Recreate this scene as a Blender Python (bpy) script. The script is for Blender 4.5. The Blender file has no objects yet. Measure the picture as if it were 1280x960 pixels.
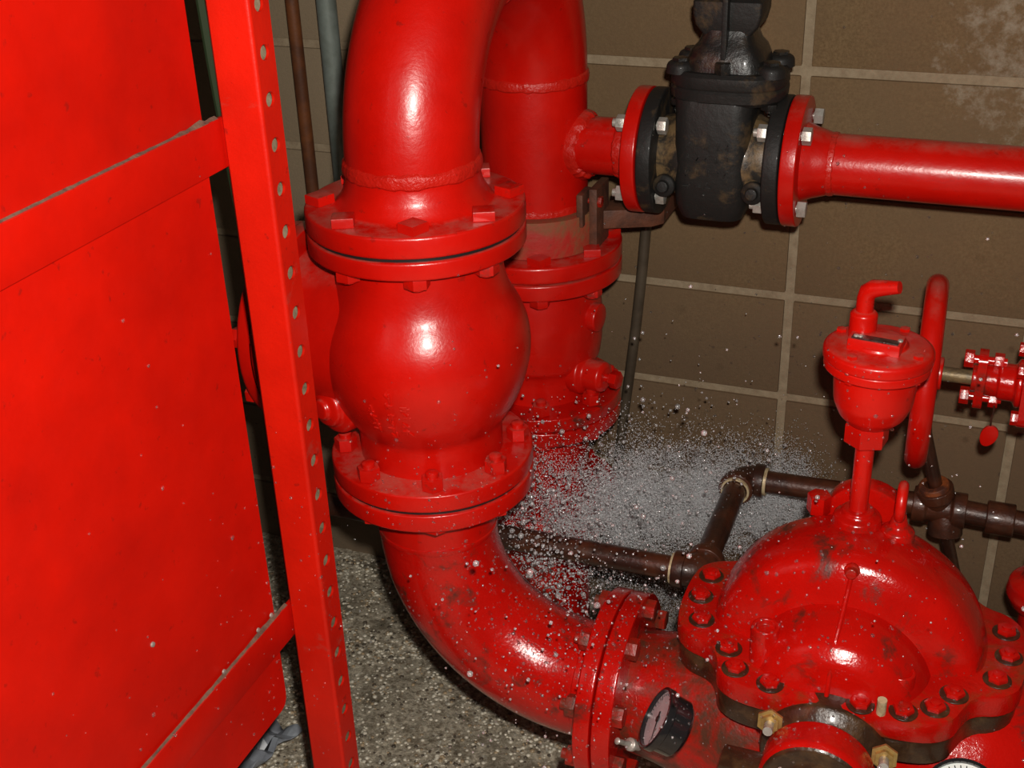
import bpy, bmesh, math, random
import numpy as np
from mathutils import Vector, Matrix
rng = np.random.default_rng(7)
random.seed(7)
PI = math.pi
S = bpy.context.scene
C = bpy.context.collection

# ---------------------------------------------------------------- camera
cam_d = bpy.data.cameras.new('camera')
cam_d.sensor_width = 36.0
cam_d.lens = 1572.25 / 1280 * 36.0
cam_d.clip_start = 0.02
cam = bpy.data.objects.new('camera', cam_d)
C.objects.link(cam)
R_ = Vector((0.93265676, 0.35927684, -0.03273407))
U_ = Vector((-0.13854229, 0.44046277, 0.88701668))
F_ = Vector((-0.33310269, 0.82274704, -0.46057562))
CAM = Vector((0.30553, -2.08341, 1.65647))
M = Matrix.Identity(4)
for i in range(3):
    M[i][0] = R_[i]; M[i][1] = U_[i]; M[i][2] = -F_[i]; M[i][3] = CAM[i]
cam.matrix_world = M
S.camera = cam

# ---------------------------------------------------------------- world and light
W = bpy.data.worlds.new('room_dark'); S.world = W; W.use_nodes = True
bg = W.node_tree.nodes['Background']
bg.inputs[0].default_value = (1.0, 0.9, 0.78, 1); bg.inputs[1].default_value = 0.022
# the on-camera flash: just above and to the right of the lens
fl_d = bpy.data.lights.new('camera_flash', 'POINT')
fl_d.energy = 104.0; fl_d.color = (1.0, 0.955, 0.88); fl_d.shadow_soft_size = 0.016
fl = bpy.data.objects.new('camera_flash', fl_d); C.objects.link(fl)
fl.location = CAM + R_ * 0.030 + U_ * 0.070 + F_ * 0.01
S.view_settings.view_transform = 'Standard'
S.view_settings.look = 'None'
S.view_settings.gamma = 1.0
S.view_settings.use_curve_mapping = False
S.view_settings.exposure = 0.0

# ---------------------------------------------------------------- material helpers
MAT = {}
def new_mat(name):
    m = bpy.data.materials.new(name); m.use_nodes = True
    nt = m.node_tree
    return m, nt, nt.nodes['Principled BSDF']
def nd(nt, t, **kw):
    n = nt.nodes.new(t)
    for k, v in kw.items():
        if k in n.inputs: n.inputs[k].default_value = v
        else: setattr(n, k, v)
    return n
def noise(nt, scale, detail=4, rough=0.6, vec=None, dist=0.0):
    n = nd(nt, 'ShaderNodeTexNoise', Scale=scale, Detail=detail, Roughness=rough, Distortion=dist)
    if vec is not None: nt.links.new(vec, n.inputs['Vector'])
    return n.outputs['Fac']
def ramp(nt, fac, a, b, ca=(0, 0, 0, 1), cb=(1, 1, 1, 1)):
    n = nt.nodes.new('ShaderNodeValToRGB')
    n.color_ramp.elements[0].position = a; n.color_ramp.elements[0].color = ca
    n.color_ramp.elements[1].position = b; n.color_ramp.elements[1].color = cb
    nt.links.new(fac, n.inputs[0]); return n.outputs['Color']
def mix(nt, fac, a, b):
    n = nt.nodes.new('ShaderNodeMix'); n.data_type = 'RGBA'
    for s, v in ((0, fac), (6, a), (7, b)):
        if isinstance(v, (int, float)): n.inputs[s].default_value = v
        elif isinstance(v, tuple): n.inputs[s].default_value = v if len(v) == 4 else (*v, 1)
        else: nt.links.new(v, n.inputs[s])
    return n.outputs[2]
def mathn(nt, op, a, b=0.0):
    n = nt.nodes.new('ShaderNodeMath'); n.operation = op
    for s, v in ((0, a), (1, b)):
        if isinstance(v, (int, float)): n.inputs[s].default_value = v
        else: nt.links.new(v, n.inputs[s])
    return n.outputs[0]
def bump(nt, bsdf, h, strength, dist=0.002):
    b = nd(nt, 'ShaderNodeBump', Strength=strength, Distance=dist)
    nt.links.new(h, b.inputs['Height']); nt.links.new(b.outputs[0], bsdf.inputs['Normal'])
def pos(nt):      # world position: all metal here stands still, so grime keeps its place on it
    return nt.nodes.new('ShaderNodeNewGeometry').outputs['Position']

def red_paint(name, col, rough=0.3, grime=0.0, gcol=(0.035, 0.017, 0.009), dust=0.0, bumpy=0.16, gscale=14, coat=0.15, spec=0.5):
    m, nt, b = new_mat(name)
    p = pos(nt)
    n1 = noise(nt, 9, 5, 0.6, p)
    base = mix(nt, ramp(nt, n1, 0.3, 0.75), (*col, 1), (col[0] * 0.72, col[1] * 0.6, col[2] * 0.6, 1))
    n2 = noise(nt, 70, 3, 0.6, p)
    base = mix(nt, mathn(nt, 'MULTIPLY', ramp(nt, n2, 0.66, 0.74), 0.45), base, (0.16, 0.008, 0.005, 1))
    rsrc = None
    if dust:
        g = nt.nodes.new('ShaderNodeNewGeometry')
        sx = nt.nodes.new('ShaderNodeSeparateXYZ'); nt.links.new(g.outputs['Normal'], sx.inputs[0])
        up = ramp(nt, sx.outputs[2], 0.75, 0.98)
        dn = ramp(nt, noise(nt, 22, 5, 0.7, p), 0.42, 0.68)
        base = mix(nt, mathn(nt, 'MULTIPLY', mathn(nt, 'MULTIPLY', up, dn), dust), base, (0.34, 0.2, 0.15, 1))
    if grime:
        gm = ramp(nt, noise(nt, gscale, 7, 0.68, p, 0.4), 0.62 - 0.22 * grime, 0.74 - 0.14 * grime)
        base = mix(nt, mathn(nt, 'MULTIPLY', gm, 0.9), base, (*gcol, 1))
        rsrc = mathn(nt, 'ADD', mathn(nt, 'MULTIPLY', gm, 0.25), rough)
    nt.links.new(base, b.inputs['Base Color'])
    rn = mathn(nt, 'ADD', mathn(nt, 'MULTIPLY', noise(nt, 30, 4, 0.6, p), 0.16), rough - 0.08)
    nt.links.new(rsrc if rsrc is not None else rn, b.inputs['Roughness'])
    b.inputs['Coat Weight'].default_value = coat; b.inputs['Coat Roughness'].default_value = 0.12
    b.inputs['Specular IOR Level'].default_value = spec
    h = mathn(nt, 'ADD', noise(nt, 160, 4, 0.65, p), mathn(nt, 'MULTIPLY', noise(nt, 35, 3, 0.6, p), 1.4))
    bump(nt, b, h, bumpy, 0.002)
    MAT[name] = m
RED = (0.63, 0.0055, 0.0014)
red_paint('red', RED, 0.3, dust=0.4)
red_paint('red_panel', (0.68, 0.006, 0.0004), 0.45, bumpy=0.08, coat=0.0, spec=0.3)
red_paint('red_post', (0.70, 0.011, 0.002), 0.4, grime=0.12, gcol=(0.35, 0.07, 0.045), bumpy=0.18, gscale=9, coat=0.03, spec=0.35)
red_paint('red_wet', (0.56, 0.005, 0.002), 0.17, grime=0.3, gscale=20, bumpy=0.3, coat=0.4)
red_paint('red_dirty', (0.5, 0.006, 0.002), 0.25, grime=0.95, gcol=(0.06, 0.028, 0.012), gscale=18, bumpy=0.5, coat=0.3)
red_paint('red_chipped', (0.44, 0.022, 0.014), 0.55, grime=0.85, gcol=(0.17, 0.095, 0.035), gscale=11, bumpy=0.3, coat=0.0)
red_paint('red_flange', (0.52, 0.005, 0.002), 0.18, grime=0.62, gcol=(0.15, 0.042, 0.011), gscale=13, bumpy=0.4, coat=0.4)
red_paint('weld', (0.62, 0.012, 0.005), 0.34, dust=0.3, bumpy=0.9)
red_paint('red_bolt', RED, 0.35, dust=0.35, grime=0.15)

def simple(name, col, col2=None, scale=20, lo=0.4, hi=0.65, metal=0.0, rough=0.5, bumpy=0.2, bscale=120, coat=0.0, detail=5):
    m, nt, b = new_mat(name)
    p = pos(nt)
    if col2:
        c = mix(nt, ramp(nt, noise(nt, scale, detail, 0.65, p, 0.3), lo, hi), (*col, 1), (*col2, 1))
        nt.links.new(c, b.inputs['Base Color'])
    else:
        b.inputs['Base Color'].default_value = (*col, 1)
    b.inputs['Metallic'].default_value = metal
    b.inputs['Roughness'].default_value = rough
    b.inputs['Coat Weight'].default_value = coat; b.inputs['Coat Roughness'].default_value = 0.1
    if bumpy: bump(nt, b, noise(nt, bscale, 5, 0.65, p), bumpy, 0.002)
    MAT[name] = m; return m, nt, b
simple('black_iron', (0.014, 0.013, 0.012), (0.10, 0.062, 0.028), 22, 0.54, 0.74, 0.0, 0.55, 0.6, 70, 0.06)
MAT['black_iron'].node_tree.nodes['Principled BSDF'].inputs['Specular IOR Level'].default_value = 0.3
simple('worn_bronze', (0.16, 0.10, 0.045), (0.02, 0.017, 0.014), 40, 0.42, 0.6, 0.0, 0.45, 0.6, 70, 0.1)
simple('black_tar', (0.010, 0.009, 0.008), (0.05, 0.032, 0.018), 30, 0.5, 0.7, 0.0, 0.38, 0.8, 60, 0.2)
simple('rust_pipe', (0.085, 0.024, 0.010), (0.035, 0.012, 0.007), 16, 0.4, 0.6, 0.1, 0.38, 0.5, 90, 0.35)
simple('rust_orange', (0.26, 0.062, 0.012), (0.07, 0.02, 0.01), 40, 0.42, 0.6, 0.0, 0.6, 0.5, 90)
simple('rust_thin', (0.17, 0.052, 0.014), (0.09, 0.03, 0.012), 12, 0.4, 0.6, 0.0, 0.55, 0.3, 90)
simple('rust_bar', (0.13, 0.042, 0.02), (0.06, 0.022, 0.012), 25, 0.4, 0.62, 0.0, 0.6, 0.6, 80)
simple('conduit', (0.27, 0.31, 0.28), (0.17, 0.19, 0.16), 18, 0.4, 0.7, 0.3, 0.45, 0.1, 150)
simple('tubing', (0.10, 0.075, 0.05), (0.05, 0.035, 0.022), 12, 0.4, 0.7, 0.1, 0.45, 0.1, 150)
simple('zinc', (0.55, 0.53, 0.48), (0.3, 0.28, 0.24), 60, 0.45, 0.7, 0.5, 0.4, 0.2, 200)
simple('bare_steel', (0.27, 0.2, 0.125), (0.15, 0.105, 0.06), 70, 0.4, 0.62, 0.0, 0.65, 0.4, 200)
simple('brass', (0.5, 0.33, 0.11), (0.25, 0.15, 0.05), 60, 0.45, 0.7, 0.6, 0.35, 0.3, 150)
simple('thread', (0.62, 0.5, 0.3), (0.3, 0.18, 0.08), 90, 0.5, 0.7, 0.2, 0.4, 0.3, 200)
simple('stem_metal', (0.24, 0.17, 0.08), (0.1, 0.08, 0.05), 60, 0.4, 0.65, 0.3, 0.35, 0.4, 300)
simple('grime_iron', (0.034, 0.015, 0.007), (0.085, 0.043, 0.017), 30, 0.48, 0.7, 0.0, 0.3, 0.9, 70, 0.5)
simple('cable', (0.02, 0.03, 0.013), None, rough=0.35, bumpy=0)
simple('interior', (0.03, 0.012, 0.009), None, rough=0.8, bumpy=0)
simple('dust', (0.2, 0.115, 0.075), (0.11, 0.05, 0.035), 60, 0.4, 0.65, rough=0.95, bumpy=0.8, bscale=250)
simple('plate_metal', (0.16, 0.13, 0.12), (0.07, 0.05, 0.045), 50, 0.45, 0.65, 0.8, 0.3, 0.3, 200)
simple('gauge_case', (0.015, 0.014, 0.015), None, rough=0.16, bumpy=0, coat=0.5)
simple('gauge_face', (0.55, 0.52, 0.54), (0.4, 0.37, 0.39), 30, 0.4, 0.7, rough=0.35, bumpy=0)
simple('gauge_white', (0.8, 0.84, 0.8), None, rough=0.3, bumpy=0)
simple('gauge_black', (0.012, 0.012, 0.012), None, rough=0.4, bumpy=0)
simple('grey_sheet', (0.35, 0.38, 0.42), (0.2, 0.21, 0.24), 20, 0.4, 0.65, rough=0.35, bumpy=0.3, bscale=60)

# concrete blocks of the wall
m, nt, b = new_mat('block'); p = pos(nt)
oi = nt.nodes.new('ShaderNodeObjectInfo')
c = mix(nt, ramp(nt, noise(nt, 260, 3, 0.7, p), 0.35, 0.7), (0.148, 0.086, 0.035, 1), (0.235, 0.146, 0.066, 1))
c = mix(nt, ramp(nt, noise(nt, 5.5, 5, 0.6, p), 0.35, 0.7), c, (0.165, 0.099, 0.047, 1))
c = mix(nt, mathn(nt, 'MULTIPLY', oi.outputs['Random'], 0.35), c, (0.2, 0.125, 0.064, 1))
# lime bloom on the upper courses: a stain with a shape of its own
sx = nt.nodes.new('ShaderNodeSeparateXYZ'); nt.links.new(p, sx.inputs[0])
dx = mathn(nt, 'MULTIPLY', mathn(nt, 'SUBTRACT', sx.outputs[0], 0.42), 4.6)
dz = mathn(nt, 'MULTIPLY', mathn(nt, 'SUBTRACT', sx.outputs[2], 1.19), 5.2)
d2 = mathn(nt, 'ADD', mathn(nt, 'MULTIPLY', dx, dx), mathn(nt, 'MULTIPLY', dz, dz))
patch = mathn(nt, 'SUBTRACT', 1.05, d2)
patch = mathn(nt, 'ADD', patch, mathn(nt, 'MULTIPLY', mathn(nt, 'SUBTRACT', noise(nt, 26, 6, 0.75, p), 0.55), 5.0))
patch = mathn(nt, 'MULTIPLY', ramp(nt, patch, 0.1, 1.5), 0.75)
c = mix(nt, patch, c, (0.36, 0.30, 0.22, 1))
# greyer, paler blocks behind the conduits
gx = mathn(nt, 'MULTIPLY', ramp(nt, mathn(nt, 'MULTIPLY', sx.outputs[0], -1.0), 0.55, 0.8), 0.55)
c = mix(nt, gx, c, (0.33, 0.26, 0.175, 1))
# dark specks and a darker wet tone on the lower courses
sp = ramp(nt, noise(nt, 75, 2, 0.5, p), 0.70, 0.74)
dz2 = ramp(nt, sx.outputs[2], 0.62, 0.86, (1, 1, 1, 1), (0, 0, 0, 1))
c = mix(nt, mathn(nt, 'MULTIPLY', mathn(nt, 'MULTIPLY', sp, dz2), 0.65), c, (0.05, 0.03, 0.02, 1))
c = mix(nt, mathn(nt, 'MULTIPLY', dz2, 0.35), c, (0.1, 0.062, 0.042, 1))
nt.links.new(c, b.inputs['Base Color']); b.inputs['Roughness'].default_value = 0.85
bump(nt, b, noise(nt, 240, 6, 0.75, p), 0.55, 0.002); MAT['block'] = m
m, nt, b = new_mat('mortar'); p = pos(nt)
c = mix(nt, ramp(nt, noise(nt, 45, 5, 0.7, p), 0.35, 0.7), (0.37, 0.285, 0.185, 1), (0.25, 0.178, 0.108, 1))
nt.links.new(c, b.inputs['Base Color']); b.inputs['Roughness'].default_value = 0.9
bump(nt, b, noise(nt, 150, 6, 0.7, p), 0.5, 0.003); MAT['mortar'] = m
# wet rough concrete floor
m, nt, b = new_mat('wet_floor'); p = pos(nt)
c = mix(nt, ramp(nt, noise(nt, 95, 5, 0.75, p), 0.36, 0.66), (0.22, 0.17, 0.108, 1), (0.93, 0.82, 0.63, 1))
c = mix(nt, ramp(nt, noise(nt, 13, 6, 0.7, p, 0.6), 0.5, 0.70), c, (0.17, 0.135, 0.085, 1))
c = mix(nt, mathn(nt, 'MULTIPLY', ramp(nt, noise(nt, 30, 5, 0.7, p), 0.62, 0.72), 0.7), c, (0.19, 0.085, 0.035, 1))
c = mix(nt, mathn(nt, 'MULTIPLY', ramp(nt, noise(nt, 140, 2, 0.5, p), 0.64, 0.72), 0.7), c, (0.8, 0.77, 0.66, 1))
nt.links.new(c, b.inputs['Base Color'])
b.inputs['Roughness'].default_value = 0.4
b.inputs['Coat Weight'].default_value = 0.55; b.inputs['Coat Roughness'].default_value = 0.08
h = mathn(nt, 'ADD', noise(nt, 110, 6, 0.8, p), mathn(nt, 'MULTIPLY', noise(nt, 30, 5, 0.7, p), 1.6))
bump(nt, b, h, 0.9, 0.006); nt.links.new(b.inputs['Normal'].links[0].from_socket, b.inputs['Coat Normal']); MAT['wet_floor'] = m
# water
m, nt, b = new_mat('water_drop')
b.inputs['Base Color'].default_value = (0.93, 0.92, 0.93, 1); b.inputs['Roughness'].default_value = 0.04
b.inputs['Transmission Weight'].default_value = 0.78; b.inputs['IOR'].default_value = 1.36
b.inputs['Coat Weight'].default_value = 1.0; b.inputs['Coat IOR'].default_value = 2.0; b.inputs['Coat Roughness'].default_value = 0.12
b.inputs['Specular IOR Level'].default_value = 1.0
MAT['water_drop'] = m
m, nt, b = new_mat('water_bead')
b.inputs['Base Color'].default_value = (0.95, 0.94, 0.94, 1); b.inputs['Roughness'].default_value = 0.05
b.inputs['Transmission Weight'].default_value = 0.95; b.inputs['IOR'].default_value = 1.34
b.inputs['Coat Weight'].default_value = 1.0; b.inputs['Coat IOR'].default_value = 1.9; b.inputs['Coat Roughness'].default_value = 0.1
MAT['water_bead'] = m
m, nt, b = new_mat('water_mist')
df = nd(nt, 'ShaderNodeBsdfDiffuse'); df.inputs[0].default_value = (0.98, 0.98, 1.0, 1)
tl = nd(nt, 'ShaderNodeBsdfTranslucent'); tl.inputs[0].default_value = (0.97, 0.97, 1.0, 1)
mx = nt.nodes.new('ShaderNodeMixShader'); mx.inputs[0].default_value = 0.2
nt.links.new(df.outputs[0], mx.inputs[1]); nt.links.new(tl.outputs[0], mx.inputs[2])
nt.links.new(mx.outputs[0], nt.nodes['Material Output'].inputs[0]); nt.nodes.remove(b)
MAT['water_mist'] = m

# ---------------------------------------------------------------- mesh helpers (world coordinates)
class MB:
    def __init__(self):
        self.v = []; self.f = []; self.mi = []; self.n = 0
    def add(self, verts, faces, mi=0):
        o = self.n
        self.v.extend([tuple(x) for x in verts]); self.n += len(verts)
        self.f.extend([tuple(i + o for i in f) for f in faces]); self.mi.extend([mi] * len(faces))
        return self
def frame(axis, up=None):
    a = Vector(axis).normalized()
    u = Vector(up) if up is not None else (Vector((0, 0, 1)) if abs(a.z) < 0.9 else Vector((1, 0, 0)))
    x = u.cross(a).normalized(); y = a.cross(x)
    return Matrix((x, y, a)).transposed()
def fillet(prof, rad, n=3):
    """round the inner corners of an (r, z) polyline"""
    out = [prof[0]]
    for i in range(1, len(prof) - 1):
        p0, p1, p2 = (Vector(q) for q in (prof[i - 1], prof[i], prof[i + 1]))
        a = p0 - p1; c_ = p2 - p1
        if a.length < 1e-6 or c_.length < 1e-6: out.append(prof[i]); continue
        d = min(rad, a.length * 0.45, c_.length * 0.45)
        q0 = p1 + a.normalized() * d; q2 = p1 + c_.normalized() * d
        for k in range(n + 1):
            t = k / n
            q = q0 * (1 - t) ** 2 + p1 * 2 * t * (1 - t) + q2 * t * t
            out.append((q.x, q.y))
    out.append(prof[-1]); return out
def lathe(mb, prof, org, axis=(0, 0, 1), seg=40, rad=0.0, a0=0.0, a1=2 * PI, up=None, mi=0, sq=1.0):
    if rad: prof = fillet(prof, rad)
    fr = frame(axis, up); org = Vector(org)
    full = abs(a1 - a0 - 2 * PI) < 1e-6
    ns = seg if full else seg + 1
    vs = []; idx = []
    for (r, z) in prof:
        if r < 1e-7:
            idx.append([len(vs)] * ns); vs.append(org + fr @ Vector((0, 0, z)))
        else:
            row = []
            for k in range(ns):
                a = a0 + (a1 - a0) * k / seg
                row.append(len(vs)); vs.append(org + fr @ Vector((r * math.cos(a), r * math.sin(a) * sq, z)))
            idx.append(row)
    fs = []
    for i in range(len(prof) - 1):
        for k in range(seg):
            k2 = (k + 1) % ns
            q = [idx[i][k], idx[i][k2], idx[i + 1][k2], idx[i + 1][k]]
            u = []
            for w in q:
                if w not in u: u.append(w)
            if len(u) >= 3: fs.append(u)
    return mb.add(vs, fs, mi)
def disc(mb, r, z0, z1, org, axis=(0, 0, 1), seg=40, rad=0.003, hole=0.0, mi=0, up=None):
    if hole:
        pr = [(hole, z0), (r, z0), (r, z1), (hole, z1), (hole, z0)]
    else:
        pr = [(0, z0), (r, z0), (r, z1), (0, z1)]
    return lathe(mb, pr, org, axis, seg, rad, mi=mi, up=up)
def tube(mb, pts, rad, seg=20, cap=True, mi=0, up=None):
    """sweep a circle along a polyline, parallel transport"""
    pts = [Vector(p) for p in pts]; n = len(pts)
    rads = rad if isinstance(rad, (list, tuple)) else [rad] * n
    tang = []
    for i in range(n):
        t = (pts[min(i + 1, n - 1)] - pts[max(i - 1, 0)]).normalized(); tang.append(t)
    fr = frame(tang[0], up); x = fr.col[0]
    vs = []; fs = []
    for i in range(n):
        t = tang[i]
        x = (x - t * x.dot(t)).normalized(); y = t.cross(x)
        for k in range(seg):
            a = 2 * PI * k / seg
            vs.append(pts[i] + (x * math.cos(a) + y * math.sin(a)) * rads[i])
    for i in range(n - 1):
        for k in range(seg):
            k2 = (k + 1) % seg
            fs.append((i * seg + k, i * seg + k2, (i + 1) * seg + k2, (i + 1) * seg + k))
    if cap:
        fs.append(tuple(range(seg))[::-1]); fs.append(tuple((n - 1) * seg + k for k in range(seg)))
    return mb.add(vs, fs, mi)
def arc(c, u, v, r, a0, a1, n=14):
    c = Vector(c); u = Vector(u); v = Vector(v)
    return [c + (u * math.cos(a0 + (a1 - a0) * k / n) + v * math.sin(a0 + (a1 - a0) * k / n)) * r for k in range(n + 1)]
def box(mb, lo, hi, bev=0.0, mat=None, mi=0):
    bm = bmesh.new(); bmesh.ops.create_cube(bm, size=1.0)
    lo = Vector(lo); hi = Vector(hi)
    for v in bm.verts:
        v.co = Vector([(lo[i] + hi[i]) / 2 + v.co[i] * (hi[i] - lo[i]) for i in range(3)])
    if bev: bmesh.ops.bevel(bm, geom=bm.edges[:], offset=bev, segments=2, affect='EDGES', profile=0.6)
    if mat is not None:
        for v in bm.verts: v.co = mat @ v.co
    bm.verts.index_update()
    mb.add([v.co.copy() for v in bm.verts], [[v.index for v in f.verts] for f in bm.faces], mi)
    bm.free(); return mb
def prism(mb, outline, z0, z1, bev=0.0, mi=0, mat=None):
    """extrude a planar (x, y) outline"""
    bm = bmesh.new()
    vs = [bm.verts.new((x, y, z0)) for x, y in outline]
    f = bm.faces.new(vs)
    r = bmesh.ops.extrude_face_region(bm, geom=[f])
    for v in [g for g in r['geom'] if isinstance(g, bmesh.types.BMVert)]: v.co.z = z1
    bmesh.ops.recalc_face_normals(bm, faces=bm.faces[:])
    if bev:
        es = [e for e in bm.edges if abs(e.verts[0].co.z - e.verts[1].co.z) < 1e-6]
        bmesh.ops.bevel(bm, geom=es, offset=bev, segments=2, affect='EDGES', profile=0.6)
    if mat is not None:
        for v in bm.verts: v.co = mat @ v.co
    bm.verts.index_update()
    mb.add([v.co.copy() for v in bm.verts], [[v.index for v in f.verts] for f in bm.faces], mi)
    bm.free(); return mb
def rrect(hx, hy, r, cx=0, cy=0, n=4):
    out = []
    for sx_, sy_, a in ((1, 1, 0), (-1, 1, PI / 2), (-1, -1, PI), (1, -1, 1.5 * PI)):
        for k in range(n + 1):
            t = a + PI / 2 * k / n
            out.append((cx + sx_ * (hx - r) + r * math.cos(t), cy + sy_ * (hy - r) + r * math.sin(t)))
    return out
def loft(mb, secs, org=(0, 0, 0), mi=0, rot=None):
    """stack of rounded rectangles: (z, hx, hy, r[, cx, cy])"""
    o = Vector(org); vs = []; fs = []; m_ = None
    for s in secs:
        cx, cy = (s[4], s[5]) if len(s) > 4 else (0, 0)
        pts = rrect(s[1], s[2], min(s[3], s[1] * 0.99, s[2] * 0.99), cx, cy); m_ = len(pts)
        for x, y in pts:
            q = Vector((x, y, s[0]))
            if rot is not None: q = rot @ q
            vs.append(o + q)
    for i in range(len(secs) - 1):
        for k in range(m_):
            k2 = (k + 1) % m_
            fs.append((i * m_ + k, i * m_ + k2, (i + 1) * m_ + k2, (i + 1) * m_ + k))
    fs.append(tuple(range(m_))[::-1]); fs.append(tuple((len(secs) - 1) * m_ + k for k in range(m_)))
    return mb.add(vs, fs, mi)
def weld_bead(mb, pts, r=0.006, seg=8, closed=True):
    """lumpy bead along a closed loop"""
    pts = [Vector(p) for p in pts]; n = len(pts); vs = []; fs = []
    cen = sum(pts, Vector()) / n
    for i in range(n):
        t = (pts[(i + 1) % n] - pts[i - 1]).normalized()
        x = (pts[i] - cen); x = (x - t * x.dot(t)).normalized(); y = t.cross(x)
        rr = r * (1.15 + 0.55 * random.random())
        for k in range(seg):
            a = 2 * PI * k / seg
            vs.append(pts[i] + (x * math.cos(a) * 0.42 + y * math.sin(a)) * rr)
    for i in range(n):
        j = (i + 1) % n
        for k in range(seg):
            k2 = (k + 1) % seg
            fs.append((i * seg + k, i * seg + k2, j * seg + k2, j * seg + k))
    return mb.add(vs, fs)
def ring_pts(c, axis, r, n=72):
    fr = frame(axis); c = Vector(c)
    return [c + fr @ Vector((r * math.cos(2 * PI * k / n), r * math.sin(2 * PI * k / n), 0)) for k in range(n)]

def wloc(o):
    v = Vector((0, 0, 0))
    while o is not None: v += o.location; o = o.parent
    return v
def to_mesh(name, mb, mats, off=Vector((0, 0, 0)), sharp=35):
    me = bpy.data.meshes.new(name)
    me.from_pydata([(x - off.x, y - off.y, z - off.z) for x, y, z in mb.v], [], mb.f)
    for k in (mats if isinstance(mats, (list, tuple)) else [mats]): me.materials.append(MAT[k])
    if any(mb.mi): me.polygons.foreach_set('material_index', mb.mi)
    bm = bmesh.new(); bm.from_mesh(me)
    bmesh.ops.recalc_face_normals(bm, faces=bm.faces[:]); bm.to_mesh(me); bm.free()
    me.shade_smooth(); me.set_sharp_from_angle(angle=math.radians(sharp))
    me.update(); return me
def obj(name, mb, mats, parent=None, label=None, sharp=35):
    off = wloc(parent) if parent is not None else Vector((0, 0, 0))
    o = bpy.data.objects.new(name, to_mesh(name, mb, mats, off, sharp)); C.objects.link(o)
    if parent is not None: o.parent = parent
    if label: o['label'] = label
    return o
def tag(o, label, cat, group=None, kind=None):
    o['label'] = label; o['category'] = cat
    if group: o['group'] = group
    if kind: o['kind'] = kind
    return o
def thing(name, label, cat, loc, group=None):
    o = bpy.data.objects.new(name, None); C.objects.link(o)
    o.empty_display_size = 0.05; o.location = loc
    return tag(o, label, cat, group)
def inst(name, mesh, parent, p, axis=(0, 0, 1), spin=0.0, label=None):
    o = bpy.data.objects.new(name, mesh); C.objects.link(o); o.parent = parent
    o.location = Vector(p) - wloc(parent)
    o.rotation_euler = (frame(axis) @ Matrix.Rotation(spin, 3, 'Z')).to_euler()
    if label: o['label'] = label
    return o
def ngon(n, r, rot=0.0): return [(r * math.cos(rot + 2 * PI * k / n), r * math.sin(rot + 2 * PI * k / n)) for k in range(n)]
_bm = {}
def bolt_mesh(sides, r, grip, hh, mat, nut=6, tip=0.006, nh=None, nr=None):
    """a bolt through a flange pair: head above +grip/2, nut below -grip/2"""
    key = (sides, r, grip, hh, mat, nut, tip, nh, nr)
    if key not in _bm:
        mb = MB(); g = grip / 2
        prism(mb, ngon(sides, r, PI / 4 if sides == 4 else 0), g, g + hh, r * 0.08)
        lathe(mb, [(0, -g - (nh or hh) - tip), (r * 0.5, -g - (nh or hh) - tip), (r * 0.5, g + hh * 0.3), (0, g + hh * 0.3)], (0, 0, 0), seg=12)
        prism(mb, ngon(nut, nr or r, 0), -g - (nh or hh), -g, r * 0.08)
        _bm[key] = to_mesh('bolt', mb, mat)
    return _bm[key]
def bolt_ring(parent, c, axis, rad, n, phase, mesh, up=None, spin=0.0, skip=()):
    fr = frame(axis, up); c = Vector(c)
    for k in range(n):
        if k in skip: continue
        a = phase + 2 * PI * k / n
        inst('bolt', mesh, parent, c + fr @ Vector((rad * math.cos(a), rad * math.sin(a), 0)), axis, a + spin)

# ================================================================ the room
fx = sorted(set([-3.2, -2.6, -2.2, -1.8, -1.5] + list(np.linspace(-1.25, 0.6, 150).round(4)) + [0.8, 1.1, 1.5, 2.0]))
fy = sorted(set([-3.4, -2.8, -2.4, -2.0, -1.7, -1.5] + list(np.linspace(-1.35, 0.03, 112).round(4))))
n_ = len(fx); vs = []; fs = []
from mathutils import noise as mn
for y in fy:
    for x in fx:
        z = 0.0045 * mn.noise(Vector((x * 22, y * 22, 0.3))) + 0.0035 * mn.noise(Vector((x * 55, y * 55, 4.0))) + 0.006 * mn.noise(Vector((x * 7, y * 7, 9.0))) - 0.004
        vs.append((x, y, z))
for j in range(len(fy) - 1):
    for i in range(n_ - 1):
        fs.append((j * n_ + i, j * n_ + i + 1, (j + 1) * n_ + i + 1, (j + 1) * n_ + i))
floor = obj('floor', MB().add(vs, fs), 'wet_floor', sharp=180)
tag(floor, 'wet rough grey-brown concrete floor with pale aggregate', 'floor', kind='structure')

for nm_, c0_ in (('grit_pale', (0.95, 0.87, 0.70)), ('grit_dark', (0.13, 0.10, 0.07)), ('grit_tan', (0.55, 0.40, 0.24))):
    simple(nm_, c0_, tuple(x * 0.6 for x in c0_), 60, 0.4, 0.65, rough=0.3, bumpy=0.3, bscale=250, coat=0.7)
wall = obj('wall_back', box(MB(), (-2.6, 0.0, -0.1), (1.8, 0.18, 1.95)), 'mortar')
tag(wall, 'brown concrete block wall with pale mortar joints', 'wall', kind='structure')
bw, bh, bd = 0.384, 0.184, 0.006
mb_full = to_mesh('brick', box(MB(), (-bw / 2, -bd, -bh / 2), (bw / 2, 0.05, bh / 2), 0.0025), 'block')
mb_low = to_mesh('brick', box(MB(), (-bw / 2, -bd, -0.08), (bw / 2, 0.05, 0.071), 0.0025), 'block')
for r_ in range(10):
    for c_ in range(-6, 4):
        o = bpy.data.objects.new('brick', mb_low if r_ == 0 else mb_full); C.objects.link(o); o.parent = wall
        o.location = (0.2 + c_ * 0.4, 0.0, 0.071 if r_ == 0 else 0.25 + 0.2 * (r_ - 1))

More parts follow.
